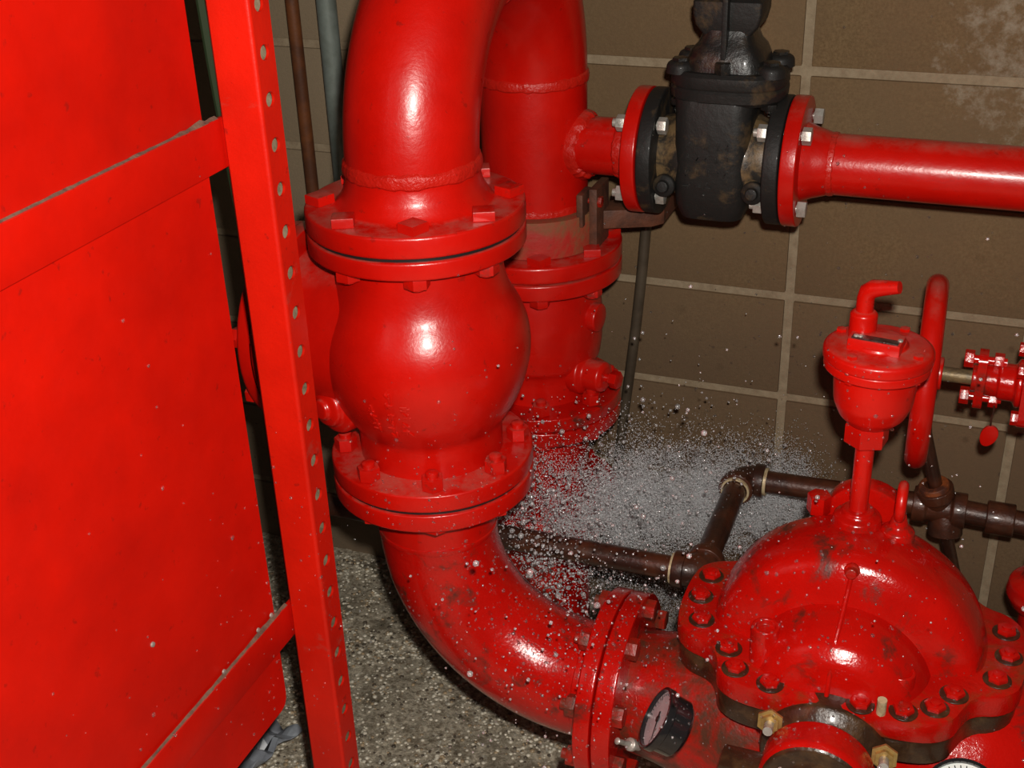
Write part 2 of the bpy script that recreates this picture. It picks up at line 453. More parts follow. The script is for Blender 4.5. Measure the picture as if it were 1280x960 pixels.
# ================================================================ red steel enclosure on perforated posts (far left)
enc = thing('steel_enclosure', 'bright red sheet steel enclosure with perforated corner post', 'enclosure', (-0.68, -1.40, 0.0))
PX0, PX1, PY0, PY1 = -0.4575, -0.405, -0.987, -0.949
def post_mesh():
    """square tube with a real row of holes through its +X face"""
    mb = MB(); z0, z1 = 0.0, 1.95; pitch = 0.0485; hr = 0.0082; yc = (PY0 + PY1) / 2; t = 0.003
    r = 0.004
    # outside: -Y face, rounded edge, -X and +Y faces
    prof = [(PX1 - r, PY0), (PX0 + r, PY0), (PX0, PY0 + r), (PX0, PY1), (PX1, PY1)]
    corner = [(PX1 - r + r * math.sin(a), PY0 + r - r * math.cos(a)) for a in np.linspace(0, PI / 2, 5)]
    def strip(pl, mi=0):
        vs = []; fs = []
        for (x, y) in pl: vs += [(x, y, z0), (x, y, z1)]
        for i in range(len(pl) - 1): fs.append((2 * i, 2 * i + 1, 2 * i + 3, 2 * i + 2))
        mb.add(vs, fs, mi)
    strip(prof); strip(corner)
    inn = [(PX1 - t, PY0 + t), (PX0 + t, PY0 + t), (PX0 + t, PY1 - t), (PX1 - t, PY1 - t)]
    strip(inn, 1)
    # perforated face
    ya, yb = PY0 + r, PY1
    k0 = 1.422 - 29 * pitch
    zs = [k0 + k * pitch for k in range(0, 40) if k0 + k * pitch < z1 - 0.02]
    N = 16
    for xf, mi in ((PX1, 0), (PX1 - t, 1)):
        zb = [z0] + [(zs[i] + zs[i + 1]) / 2 for i in range(len(zs) - 1)] + [z1]
        for i, zc in enumerate(zs):
            lo, hi = zb[i], zb[i + 1]
            vs = []; fs = []
            for k in range(N):
                a = 2 * PI * k / N + PI / N
                cy, cz = math.cos(a), math.sin(a)
                vs.append((xf, yc + hr * cy, zc + hr * cz))
                s_ = 1 / max(abs(cy), abs(cz))
                oy = min(max(yc + cy * s_ * 0.02, ya), yb); oz = cz * s_ * 0.03 + zc
                if abs(cy) >= abs(cz): oy = yb if cy > 0 else ya; oz = zc + cz / abs(cy) * (hi - lo) / 2
                else: oz = hi if cz > 0 else lo; oy = (ya + yb) / 2 + cy / abs(cz) * (yb - ya) / 2
                oz = min(max(oz, lo), hi)
                vs.append((xf, oy, oz))
            for k in range(N):
                k2 = (k + 1) % N
                fs.append((2 * k, 2 * k2, 2 * k2 + 1, 2 * k + 1))
            # corner triangles of the cell
            cors = [(hi, yb), (hi, ya), (lo, ya), (lo, yb)]
            for q, (cz_, cy_) in enumerate(cors):
                ci = len(vs); vs.append((xf, cy_, cz_))
                k = {0: 1, 1: 5, 2: 9, 3: 13}[q]
                fs.append((2 * k + 1, 2 * ((k + 1) % N) + 1, ci))
            mb.add(vs, fs, mi)
            if mi == 0:
                lathe(mb, [(hr, -t), (hr, 0)], (xf, yc, zc), (1, 0, 0), 16)
    me = bpy.data.meshes.new('post')
    off = wloc(enc)
    me.from_pydata([(x - off.x, y - off.y, z - off.z) for x, y, z in mb.v], [], mb.f)
    me.materials.append(MAT['red_post']); me.materials.append(MAT['bare_steel'])
    me.polygons.foreach_set('material_index', mb.mi)
    me.shade_smooth(); me.set_sharp_from_angle(angle=math.radians(35)); return me
pm = post_mesh()
post = bpy.data.objects.new('post', pm); C.objects.link(post); post.parent = enc
post['label'] = 'red square post with a row of round holes'
for dx_, dy_ in ((0, -0.80), (-0.46, 0), (-0.46, -0.80)):
    o = bpy.data.objects.new('post', pm); C.objects.link(o); o.parent = enc; o.location = (dx_, dy_, 0)
PF = -0.4625
obj('upper_panel', box(MB(), (PF - 0.002, -1.79, 1.262), (PF, -1.011, 1.90), 0.0006), 'red_panel', enc)
# lower sheet with a clipped, rounded lower corner
ol = [(-1.79, 1.30), (-1.79, 0.528), (-1.024, 0.528), (-1.016, 0.531), (-1.0115, 0.538), (-1.010, 0.548), (-1.010, 1.30)]
obj('lower_panel', prism(MB(), ol, PF - 0.0045, PF - 0.0025, 0, mat=Matrix(((0, 0, 1, 0), (1, 0, 0, 0), (0, 1, 0, 0), (0, 0, 0, 1)))), 'red_panel', enc)
obj('cabinet_body', box(MB(), (-0.90, -1.775, 0.56), (PF - 0.006, -1.03, 1.88), 0.004), 'interior', enc)
for nm, z0, z1 in (('rail', 1.253, 1.307), ('rail', 0.624, 0.676)):
    mb = box(MB(), (PF, -1.80, z0), (-0.4575, PY1 - 0.004, z1), 0.0012)
    rl = obj(nm, mb, 'red_panel', enc)
    mbd = MB(); n = 90; vs = []; fs = []
    y0, y1 = -1.78, PY0 - 0.002
    for i in range(n + 1):
        y = y0 + (y1 - y0) * i / n; hgt = 0.0007 + 0.0012 * abs(mn.noise(Vector((y * 60, z0, 0)))) + (0.003 * max(0, 1 - abs(y + 1.02) / 0.06) * random.random())
        vs += [(PF + 0.0002, y, z1 - 0.0005), (PF + 0.0002, y, z1 + hgt * 1.6), (-0.4576, y, z1 - 0.0005)]
    for i in range(n):
        a = 3 * i; fs += [(a, a + 3, a + 4, a + 1), (a + 1, a + 4, a + 5, a + 2)]
    obj('dust_ledge', mbd.add(vs, fs), 'dust', rl, 'grey-brown dust lying along the top of the rail')
screw = to_mesh('screw', lathe(MB(), [(0.0032, 0), (0.0028, 0.0018), (0, 0.0026)], (0, 0, 0), seg=12), 'zinc')
for y, z, xx in ((-1.235, 0.80, PF - 0.0025), (-1.052, 0.682, PF), (-1.13, 0.679, PF), (-1.021, 0.682, PF)):
    inst('screw', screw, enc, (xx, y, z), (1, 0, 0))
tag(obj('electric_cable', tube(MB(), [(-0.474, -0.955, 1.95), (-0.476, -0.962, 1.6), (-0.474, -0.968, 1.45), (-0.466, -0.975, 1.36), (-0.4645, -0.965, 1.2), (-0.475, -0.95, 0.8), (-0.49, -0.93, 0.4), (-0.50, -0.92, 0.006)], 0.0055, 10), 'cable'),
    'dark green cable in the gap between red panel and perforated post', 'cable')
# crumpled grey sheet on the floor under the enclosure
bmv = []; bmf = []
for j in range(9):
    for i in range(9):
        u, v = i / 8 - 0.5, j / 8 - 0.5
        bmv.append((-0.800 + u * 0.09 + v * 0.03, -0.655 + v * 0.13, 0.012 + 0.05 * abs(mn.noise(Vector((u * 5, v * 5, 2)))) + 0.03 * abs(u)))
for j in range(8):
    for i in range(8): bmf.append((j * 9 + i, j * 9 + i + 1, (j + 1) * 9 + i + 1, (j + 1) * 9 + i))
sheet = obj('plastic_sheet', MB().add(bmv, bmf), 'grey_sheet', sharp=12)
sm = sheet.modifiers.new('thickness', 'SOLIDIFY'); sm.thickness = 0.0015
tag(sheet, 'crumpled grey plastic scrap on the floor under red enclosure', 'scrap')

# ================================================================ riser arch: one welded pipe
FX, FY = -0.368, -0.722
BX, BY = -0.376, -0.268
PR = 0.084          # 6 inch pipe
ER = (BY - FY) / 2  # elbow radius
WZ = 1.186
Yt = Vector((0, 1, 0)); Zt = Vector((0, 0, 1)); Xt = Vector((1, 0, 0))
arch = thing('pipe_arch', 'large red welded pipe arch joining the two upright risers', 'pipe', (FX, FY, 1.11))
mb = MB(); tube(mb, arc((FX, FY + ER, WZ), -Yt, Zt, ER, 0, PI / 2, 20), PR, 48, False); obj('elbow', mb, 'red', arch, 'pipe bend above the big round valve')
mb = MB(); tube(mb, [q + Xt * ((BX - FX) * k / 20) for k, q in enumerate(arc((FX, FY + ER, WZ), Zt, Yt, ER, 0, PI / 2, 20))], PR, 48, False); obj('elbow', mb, 'red', arch, 'pipe bend near the block wall')
mb = MB(); lathe(mb, [(PR, WZ), (PR, WZ - 0.012), (PR + 0.004, WZ - 0.028), (PR + 0.012, WZ - 0.042), (PR + 0.018, 1.138), (0.1395, 1.138), (0.1395, 1.1105), (0.0, 1.1105)], (FX, FY, 0), seg=56, rad=0.004)
obj('neck_flange', mb, 'red', arch)
mb = MB(); lathe(mb, [(PR, WZ), (PR, 0.985), (PR + 0.006, 0.955), (PR + 0.016, 0.920), (0.1395, 0.920), (0.1395, 0.893), (0, 0.893)], (BX, BY, 0), seg=56, rad=0.004)
obj('riser_pipe', mb, 'red', arch)
mb = MB()
weld_bead(mb, ring_pts((FX, FY, WZ), (0, 0, 1), PR), 0.0065); obj('weld_bead', mb, 'weld', arch)
mb = MB(); weld_bead(mb, ring_pts((BX, BY, WZ), (0, 0, 1), PR), 0.006); obj('weld_bead', mb, 'weld', arch)
mb = MB(); weld_bead(mb, ring_pts((BX, BY, 0.985), (0, 0, 1), PR), 0.005); obj('weld_bead', mb, 'weld', arch)
mb = MB(); weld_bead(mb, ring_pts((FX, FY + ER, WZ + ER), (0, 1, 0), PR), 0.006); obj('weld_bead', mb, 'weld', arch)
HZ = 1.082; HR = 0.0445
mb = MB(); lathe(mb, [(HR, -0.03), (HR, 0.141), (HR + 0.004, 0.146), (0.0, 0.146)], (BX, BY, HZ), (1, 0, 0), 40, 0.002)
obj('branch_pipe', mb, 'red', arch)
mb = MB(); disc(mb, 0.0955, -0.209, -0.187, (0, BY, HZ), (1, 0, 0), 48, 0.0025); obj('branch_flange', mb, 'red', arch)
# saddle weld where the branch meets the riser
sp = []
for k in range(72):
    a = 2 * PI * k / 72; y = (HR + 0.004) * math.cos(a); z = (HR + 0.004) * math.sin(a)
    sp.append((BX + math.sqrt(PR ** 2 - y * y) + 0.002, BY + y, HZ + z))
mb = MB(); weld_bead(mb, sp, 0.0095); obj('weld_bead', mb, 'weld', arch)
mb = MB(); weld_bead(mb, ring_pts((-0.226, BY, HZ), (1, 0, 0), HR), 0.007); obj('weld_bead', mb, 'weld', arch)

# ================================================================ big round check valve
cv = thing('check_valve', 'big round-bodied red check valve under the pipe arch', 'valve', (FX, FY, 0.757))
mb = MB()
prof = [(0.0, 0.758), (0.098, 0.760), (0.098, 0.815), (0.100, 0.829), (0.110, 0.843), (0.1225, 0.864), (0.133, 0.890), (0.1395, 0.916), (0.1415, 0.942), (0.139, 0.965), (0.133, 0.984), (0.1245, 1.001), (0.116, 1.016), (0.111, 1.032), (0.108, 1.05), (0.107, 1.083), (0.107, 1.100), (0, 1.100)]
lathe(mb, prof, (FX, FY, 0), seg=64, rad=0.012); obj('body', mb, 'red', cv)
mb = MB(); disc(mb, 0.1395, 1.083, 1.106, (FX, FY, 0), seg=64, rad=0.0035); obj('flange', mb, 'red', cv)
mb = MB(); disc(mb, 0.1395, 0.7575, 0.783, (FX, FY, 0), seg=64, rad=0.0035); obj('flange', mb, 'red', cv)
for z0_, z1_ in ((1.1055, 1.111), (0.7525, 0.7585)):
    mb = MB(); disc(mb, 0.1345, z0_, z1_, (FX, FY, 0), seg=48, rad=0); obj('gasket', mb, 'gauge_black', cv)
# side cover boss towards -X
CZ = 0.945
mb = MB(); lathe(mb, [(0.118, 0.05), (0.113, 0.10), (0.109, 0.125), (0.111, 0.165)], (FX, FY, CZ), (-1, 0, 0), 48, 0.01); obj('cover_neck', mb, 'red', cv)
mb = MB(); disc(mb, 0.138, 0.160, 0.183, (FX, FY, CZ), (-1, 0, 0), 48, 0.003); obj('cover_flange', mb, 'red', cv)
mb = MB(); lathe(mb, [(0.136, 0.185), (0.136, 0.205), (0.09, 0.212), (0.06, 0.23), (0, 0.235)], (FX, FY, CZ), (-1, 0, 0), 48, 0.006); obj('cover', mb, 'red', cv)
bolt_ring(cv, (FX - 0.183, FY, CZ), (-1, 0, 0), 0.12, 8, 0.2, bolt_mesh(6, 0.014, 0.046, 0.012, 'red_bolt'))
# hinge-pin boss on the lower left of the body
mb = MB(); lathe(mb, [(0.0, 0.0), (0.042, 0.0), (0.041, 0.050), (0.028, 0.056), (0.026, 0.064), (0.015, 0.068), (0.013, 0.074), (0, 0.074)], (FX - 0.085, FY - 0.035, 0.866), (-0.35, -0.92, 0.05), 28, 0.006); obj('hinge_boss', mb, 'red', cv)
CAMA = math.atan2(CAM.y - FY, CAM.x - FX)
b8 = bolt_mesh(4, 0.0185, 0.056, 0.0125, 'red_bolt', nut=6, tip=0.003, nh=0.014, nr=0.0165)
bolt_ring(cv, (FX, FY, 1.110), (0, 0, 1), 0.119, 8, CAMA - 0.04 - PI / 2, b8, spin=PI / 4)
b8b = bolt_mesh(6, 0.0145, 0.056, 0.016, 'red_bolt', nut=6, tip=0.004, nh=0.008)
nutm = MB(); prism(nutm, ngon(6, 0.0155), 0.028, 0.046, 0.0015); lathe(nutm, [(0.009, 0.02), (0.009, 0.052), (0.006, 0.054), (0, 0.054)], (0, 0, 0), seg=12)
prism(nutm, ngon(6, 0.0155), -0.037, -0.028, 0.0015); lathe(nutm, [(0, -0.03), (0.009, -0.03), (0.009, 0.03)], (0, 0, 0), seg=12)
stud = to_mesh('bolt', nutm, 'red_bolt')
bolt_ring(cv, (FX, FY, 0.7555), (0, 0, 1), 0.119, 8, CAMA - 0.03 - PI / 2, stud)
# raised, worn casting marks on the body (unreadable)
mb = MB()
for col_, (a_, zs_) in enumerate(((-0.56, (0.905, 0.893, 0.881, 0.872)), (-0.38, (0.925, 0.912, 0.899, 0.888, 0.876, 0.864)), (-0.23, (0.912, 0.900, 0.884, 0.872)))):
    for z in zs_:
        for s_ in range(3):
            ang = CAMA + a_ + random.uniform(-0.025, 0.025); zz = z + random.uniform(-0.004, 0.004)
            rr = np.interp(zz, [q[1] for q in prof[1:-1]], [q[0] for q in prof[1:-1]])
            cpt = Vector((FX + rr * math.cos(ang), FY + rr * math.sin(ang), zz))
            nrm = Vector((math.cos(ang), math.sin(ang), -0.25)).normalized()
            mt = Matrix.Translation(cpt) @ (frame(nrm) @ Matrix.Rotation(random.choice((0, PI / 2, 0.7)), 3, 'Z')).to_4x4()
            box(mb, (-0.0012, -0.0045, -0.0015), (0.0012, 0.0045, 0.0016), 0.0005, mt)
obj('casting_marks', mb, 'red', cv)

# ================================================================ elbow from the valve to the pump
EZ = 0.426; ET = EZ + 0.229
el = thing('pipe_elbow', 'large red pipe elbow between round valve and pump, wet with drops', 'pipe', (FX, FY, 0.70))
mb = MB(); tube(mb, arc((FX + 0.229, FY, ET), -Xt, -Zt, 0.229, 0, PI / 2, 26), PR, 48, False); obj('elbow', mb, 'red_wet', el)
mb = MB(); lathe(mb, [(PR, ET), (PR, 0.69), (PR + 0.012, 0.715), (PR + 0.014, 0.727), (0.1395, 0.727), (0.1395, 0.7525), (0, 0.7525)], (FX, FY, 0), seg=56, rad=0.003); obj('neck_flange', mb, 'red', el)
mb = MB(); lathe(mb, [(PR, FX + 0.229), (PR, FX + 0.24), (0.096, -0.122), (0.139, -0.122), (0.139, -0.0985), (0, -0.0985)], (0, FY, EZ), (1, 0, 0), 56, 0.003); obj('end_flange', mb, 'red_wet', el)
mb = MB(); weld_bead(mb, ring_pts((FX, FY, ET), (0, 0, 1), PR), 0.0035); obj('weld_bead', mb, 'red_wet', el)
mb = MB(); weld_bead(mb, ring_pts((FX + 0.229, FY, EZ), (1, 0, 0), PR), 0.0035); obj('weld_bead', mb, 'red_wet', el)

# ================================================================ back valve and floor riser
bv = thing('riser_valve', 'smaller red barrel-shaped valve beside the block wall, behind big valve', 'valve', (BX, BY, 0.62))
mb = MB(); lathe(mb, [(0, 0.632), (0.092, 0.634), (0.092, 0.69), (0.096, 0.706), (0.103, 0.716), (0.107, 0.745), (0.108, 0.79), (0.104, 0.83), (0.098, 0.866), (0.098, 0.88), (0, 0.88)], (BX, BY, 0), seg=56, rad=0.006); obj('body', mb, 'red', bv)
mb = MB(); disc(mb, 0.1395, 0.864, 0.890, (BX, BY, 0), seg=56); obj('flange', mb, 'red', bv)
mb = MB(); disc(mb, 0.1395, 0.629, 0.653, (BX, BY, 0), seg=56); obj('flange', mb, 'red_wet', bv)
mb = MB(); lathe(mb, [(0, 0.0), (0.024, 0.0), (0.024, 0.022), (0, 0.024)], (BX + 0.094, BY - 0.02, 0.80), (1, -0.15, 0), 24, 0.003); obj('side_boss', mb, 'red', bv)
mb = MB(); lathe(mb, [(0, 0.0), (0.036, 0.0), (0.036, 0.02), (0.026, 0.026), (0.026, 0.055), (0.018, 0.06), (0, 0.06)], (BX + 0.075, BY - 0.03, 0.700), (1, -0.25, 0.05), 24, 0.003); obj('side_boss', mb, 'red', bv)
inst('plug', bolt_mesh(6, 0.015, 0.01, 0.014, 'red_wet'), bv, (BX + 0.138, BY - 0.045, 0.703), (1, -0.25, 0.05))
CAMB = math.atan2(CAM.y - BY, CAM.x - BX)
bolt_ring(bv, (BX, BY, 0.8915), (0, 0, 1), 0.119, 8, CAMB + 0.02 - PI / 2, bolt_mesh(4, 0.0185, 0.056, 0.0125, 'red_bolt', nut=6, tip=0.003, nh=0.014, nr=0.0165), spin=PI / 4)
bolt_ring(bv, (BX, BY, 0.627), (0, 0, 1), 0.119, 8, CAMB - PI / 2, stud)
fr_ = thing('floor_riser', 'red flanged riser pipe rising from the floor inside the spray', 'pipe', (BX, BY, 0.0))
mb = MB(); lathe(mb, [(PR, 0.0), (PR, 0.57), (PR + 0.012, 0.598), (0.1395, 0.600), (0.1395, 0.626), (0, 0.626)], (BX, BY, 0), seg=48, rad=0.003); obj('riser_pipe', mb, 'red_wet', fr_)
mb = MB(); disc(mb, 0.137, 0.395, 0.42, (BX, BY, 0), seg=48); obj('flange', mb, 'red_wet', fr_)
mb = MB(); disc(mb, 0.137, 0.423, 0.448, (BX, BY, 0), seg=48); obj('flange', mb, 'red_wet', fr_)
bolt_ring(fr_, (BX, BY, 0.4215), (0, 0, 1), 0.117, 8, CAMB - PI / 2, bolt_mesh(6, 0.015, 0.054, 0.013, 'red_wet'))

# ================================================================ pipe clamp and wall bar
cl = thing('pipe_clamp', 'chipped red and rusty pipe clamp around the rear riser, with wall bar', 'clamp', (BX, BY, 0.925))
mb = MB(); lathe(mb, [(0.092, 0.9215), (0.107, 0.9215), (0.107, 0.982), (0.086, 0.982), (0.092, 0.9215)], (BX, BY, 0), seg=48, rad=0.001); obj('band', mb, 'red_chipped', cl)
mb = MB(); box(mb, (BX + 0.101, BY - 0.035, 0.9225), (BX + 0.114, BY + 0.03, 1.022), 0.002); obj('ear', mb, 'rust_bar', cl)
mb = MB(); box(mb, (BX + 0.087, BY - 0.055, 0.965), (BX + 0.0975, BY - 0.01, 1.018), 0.002); obj('ear', mb, 'rust_bar', cl)
mb = MB(); prism(mb, [(BX + 0.10, BY - 0.005), (BX + 0.185, BY + 0.03), (BX + 0.20, BY + 0.05), (BX + 0.20, 0.0), (BX + 0.15, 0.0), (BX + 0.145, BY + 0.085), (BX + 0.10, BY + 0.045)], 0.945, 0.976, 0.003); obj('wall_bar', mb, 'rust_bar', cl)
inst('bolt', bolt_mesh(6, 0.009, 0.024, 0.008, 'red_dirty'), cl, (BX + 0.10, BY - 0.025, 1.0), (1, 0, 0))

# ================================================================ black gate valve on the branch
gv = thing('gate_valve', 'black cast iron gate valve between two red flanges', 'valve', (-0.081, BY, 0.99))
for x0, x1 in ((-0.185, -0.163), (0.0, 0.0225)):
    mb = MB(); disc(mb, 0.095, x0, x1, (0, BY, HZ), (1, 0, 0), 48, 0.003); obj('flange', mb, 'black_iron', gv)
mb = MB(); lathe(mb, [(0.055, -0.166), (0.058, -0.15), (0.066, -0.13), (0.066, -0.03), (0.058, -0.012), (0.055, 0.004)], (0, BY, HZ), (1, 0, 0), 40, 0.006)
obj('bore', mb, 'worn_bronze', gv)
mb = MB(); loft(mb, [(0.992, 0.036, 0.04, 0.02), (0.998, 0.046, 0.055, 0.022), (1.02, 0.053, 0.066, 0.024), (1.06, 0.055, 0.072, 0.024), (1.12, 0.055, 0.072, 0.024), (1.165, 0.056, 0.07, 0.026), (1.178, 0.06, 0.066, 0.03)], (-0.081, BY, 0)); obj('body', mb, 'black_iron', gv)
mb = MB()
for row, zr in enumerate((1.118, 1.098, 1.076, 1.056)):
    for k in range(5 if row != 3 else 3):
        for _ in range(2):
            mt = Matrix.Translation((-0.112 + 0.0145 * k + random.uniform(-0.003, 0.003), BY - 0.0718, zr + random.uniform(-0.003, 0.003))) @ Matrix.Rotation(random.choice((0.0, 0.5, PI / 2)), 4, 'Y')
            box(mb, (-0.001, -0.0012, -0.005), (0.001, 0.001, 0.005), 0.0004, mt)
obj('casting_marks', mb, 'black_iron', gv)
plug = to_mesh('plug', lathe(MB(), [(0, 0), (0.017, 0), (0.017, 0.012), (0.009, 0.016), (0.009, 0.022), (0, 0.022)], (0, 0, 0), seg=20, rad=0.002), 'black_iron')
for x in (-0.148, -0.016): inst('plug', plug, gv, (x, BY - 0.056, 1.048), (0, -1, 0.12))
mb = MB(); loft(mb, [(1.172, 0.077, 0.062, 0.05), (1.178, 0.083, 0.068, 0.055), (1.19, 0.084, 0.069, 0.055), (1.194, 0.081, 0.066, 0.053)], (-0.069, BY, 0)); obj('body_flange', mb, 'black_iron', gv)
mb = MB(); loft(mb, [(1.1945, 0.082, 0.067, 0.053), (1.198, 0.084, 0.069, 0.055), (1.212, 0.083, 0.068, 0.055), (1.217, 0.078, 0.063, 0.05)], (-0.069, BY, 0)); obj('bonnet_flange', mb, 'black_iron', gv)
mb = MB(); loft(mb, [(1.212, 0.060, 0.054, 0.03), (1.232, 0.056, 0.052, 0.028), (1.246, 0.050, 0.047, 0.024), (1.254, 0.042, 0.042, 0.02), (1.268, 0.036, 0.036, 0.016), (1.29, 0.034, 0.03, 0.012)], (-0.071, BY, 0)); obj('bonnet', mb, 'black_tar', gv)
mb = MB(); loft(mb, [(1.256, 0.024, 0.030, 0.006), (1.268, 0.036, 0.034, 0.006), (1.280, 0.045, 0.036, 0.005), (1.296, 0.049, 0.037, 0.005), (1.312, 0.049, 0.037, 0.005), (1.316, 0.043, 0.031, 0.005), (1.40, 0.04, 0.026, 0.006), (1.46, 0.036, 0.024, 0.006)], (-0.071, BY, 0)); obj('yoke', mb, 'black_iron', gv)
mb = MB(); box(mb, (-0.0745, BY - 0.052, 1.235), (-0.0665, BY - 0.02, 1.44), 0.002); obj('rib', mb, 'black_iron', gv)
mb = MB(); tube(mb, [(-0.071, BY, 1.44), (-0.071, BY, 1.56)], 0.012, 16); obj('stem', mb, 'zinc', gv)
hb = bolt_mesh(6, 0.0115, 0.023, 0.011, 'zinc', tip=0.004)
bz = bolt_mesh(6, 0.0125, 0.05, 0.013, 'zinc', tip=0.006)
fr4 = [PI / 4 + k * PI / 2 for k in range(4)]
bolt_ring(gv, (-0.186, BY, HZ), (1, 0, 0), 0.0765, 4, PI / 4, bz)
bolt_ring(gv, (0.0235, BY, HZ), (1, 0, 0), 0.0765, 4, PI / 4, bz)
bsm = bolt_mesh(6, 0.0125, 0.043, 0.016, 'black_tar', tip=0.004, nh=0.009)
ear_m = to_mesh('bolt_ear', lathe(MB(), [(0.021, 0), (0.020, 0.012), (0.014, 0.017), (0, 0.017)], (0, 0, 0), seg=20, rad=0.004), 'black_iron')
for x, y in ((-0.135, -0.035), (-0.135, 0.035), (-0.004, -0.035), (-0.004, 0.035)): inst('bolt_ear', ear_m, gv, (x, BY + y, 1.212))
for x, y in ((-0.135, -0.035), (-0.135, 0.035), (-0.004, -0.035), (-0.004, 0.035), (-0.069, -0.055), (-0.069, 0.055)):
    inst('bolt', bsm, gv, (-0.0 + x, BY + y, 1.1955), (0, 0, 1))

# ================================================================ horizontal red pipe along the wall
hp = thing('branch_pipe', 'horizontal red pipe running along the block wall from black valve', 'pipe', (0.6, BY, HZ))
mb = MB(); disc(mb, 0.0955, 0.0245, 0.047, (0, BY, HZ), (1, 0, 0), 48, 0.0025); obj('flange', mb, 'red', hp)
mb = MB(); lathe(mb, [(0.058, 0.047), (0.052, 0.062), (HR + 0.003, 0.078), (HR, 0.086)], (0, BY, HZ), (1, 0, 0), 40, 0.004); obj('neck', mb, 'red', hp)
mb = MB(); tube(mb, [(0.085, BY, HZ), (0.5, BY, HZ), (1.10, BY, HZ)] + arc((1.10, BY + 0.115, HZ), (0, -1, 0), (1, 0, 0), 0.115, 0.1, PI / 2, 10) + [(1.215, 0.02, HZ)], HR, 40, False); obj('pipe', mb, 'red', hp)
mb = MB(); weld_bead(mb, ring_pts((0.087, BY, HZ), (1, 0, 0), HR), 0.0035); obj('weld_bead', mb, 'weld', hp)

# ================================================================ background pipes on the wall
tag(obj('rusty_pipe', tube(MB(), [(-0.9255, 0.02, 0.72), (-0.9255, -0.02, 0.722), (-0.9255, -0.035, 0.732), (-0.9255, -0.04, 0.75), (-0.9255, -0.04, 1.95)], 0.0125, 18), 'rust_thin'), 'thin rusty brown upright pipe on wall beside the grey conduit', 'pipe')
tag(obj('grey_conduit', tube(MB(), [(-0.852, 0.02, 0.70), (-0.852, -0.015, 0.702), (-0.852, -0.036, 0.714), (-0.852, -0.045, 0.74), (-0.852, -0.045, 1.95)], 0.0185, 20), 'conduit'), 'grey upright conduit on wall behind the big red pipe arch', 'conduit')
tag(obj('drain_tube', tube(MB(), [(-0.248, -0.05, 1.02), (-0.249, -0.05, 0.95), (-0.251, -0.05, 0.88), (-0.258, -0.05, 0.78), (-0.267, -0.05, 0.68), (-0.278, -0.05, 0.58), (-0.292, -0.05, 0.46), (-0.305, -0.05, 0.3), (-0.318, -0.05, 0.0)], 0.0095, 14), 'tubing'), 'thin dark bent tube hanging down the wall beside the smaller valve', 'tube')

# ================================================================ rusty threaded pipework
Zr = 0.488; Ya = -0.503; Yb = -0.207; Xr = -0.031
rp = thing('rusty_pipework', 'dark rusty threaded pipework zigzagging behind the red pump', 'pipe', (0.1, -0.3, Zr))
pr_ = 0.0195; fr2 = 0.0275
obj('pipe', tube(MB(), [(-0.75, Ya, Zr - 0.004), (-0.07, Ya, Zr)], pr_, 24), 'rust_pipe', rp)
obj('pipe', tube(MB(), [(Xr, Ya + 0.03, Zr), (Xr, Yb - 0.03, Zr)], pr_, 24), 'rust_pipe', rp)
obj('pipe', tube(MB(), [(Xr + 0.03, Yb, Zr), (0.27, Yb, Zr + 0.006)], pr_, 24), 'rust_pipe', rp)
obj('pipe', tube(MB(), [(0.33, Yb, Zr + 0.006), (0.47, Yb, Zr)], pr_, 24), 'rust_pipe', rp)
def fit_elbow(c, d1, d2):
    c = Vector(c); d1 = Vector(d1); d2 = Vector(d2); L = 0.036; r = 0.03
    mb = MB(); cc = c + (d1 + d2) * r
    pts = [c + d1 * L] + arc(cc, -d2, -d1, r, 0, PI / 2, 10) + [c + d2 * L]
    tube(mb, pts, 0.0255, 24)
    for d in (d1, d2):
        lathe(mb, [(0.0, L - 0.012), (fr2 + 0.002, L - 0.012), (fr2 + 0.002, L + 0.006), (0.0, L + 0.006)], c, d, 24, 0.002)
    e = obj('elbow_fitting', mb, 'rust_pipe', rp)
    return e
e1 = fit_elbow((Xr, Ya, Zr), (-1, 0, 0), (0, 1, 0))
e2 = fit_elbow((Xr, Yb, Zr), (1, 0, 0), (0, -1, 0))
for c_, ax, par in (((-0.0745, Ya, Zr), (1, 0, 0), e1), ((0.0135, Yb, Zr), (1, 0, 0), e2), ((Xr, Yb - 0.0445, Zr), (0, 1, 0), e2)):
    obj('thread_collar', lathe(MB(), [(0.021, -0.0025), (0.0245, -0.0025), (0.0245, 0.0025), (0.021, 0.0025)], c_, ax, 24), 'thread', par, 'pale exposed thread at the joint')
# cross fitting with slanted branch
mb = MB(); lathe(mb, [(0, -0.042), (0.030, -0.042), (0.030, -0.022), (0.0255, -0.018), (0.0255, 0.018), (0.030, 0.022), (0.030, 0.042), (0, 0.042)], (0.30, Yb, Zr + 0.006), (1, 0, 0), 24, 0.002)
lathe(mb, [(0.022, 0.0), (0.0255, 0.02), (0.030, 0.024), (0.030, 0.042), (0, 0.042)], (0.30, Yb, Zr + 0.006), (-0.3, -0.15, 1), 24, 0.002)
lathe(mb, [(0.022, 0.0), (0.026, 0.02), (0.028, 0.045), (0, 0.048)], (0.31, Yb, Zr + 0.006), (0.1, -0.2, -1), 24, 0.002)
obj('tee_fitting', mb, ['rust_pipe'], rp)
obj('thread_collar', lathe(MB(), [(0.014, 0.040), (0.026, 0.040), (0.024, 0.050), (0.014, 0.050)], (0.30, Yb, Zr + 0.006), (-0.3, -0.15, 1), 24, 0.002), 'rust_orange', rp, 'bright orange rust ring')
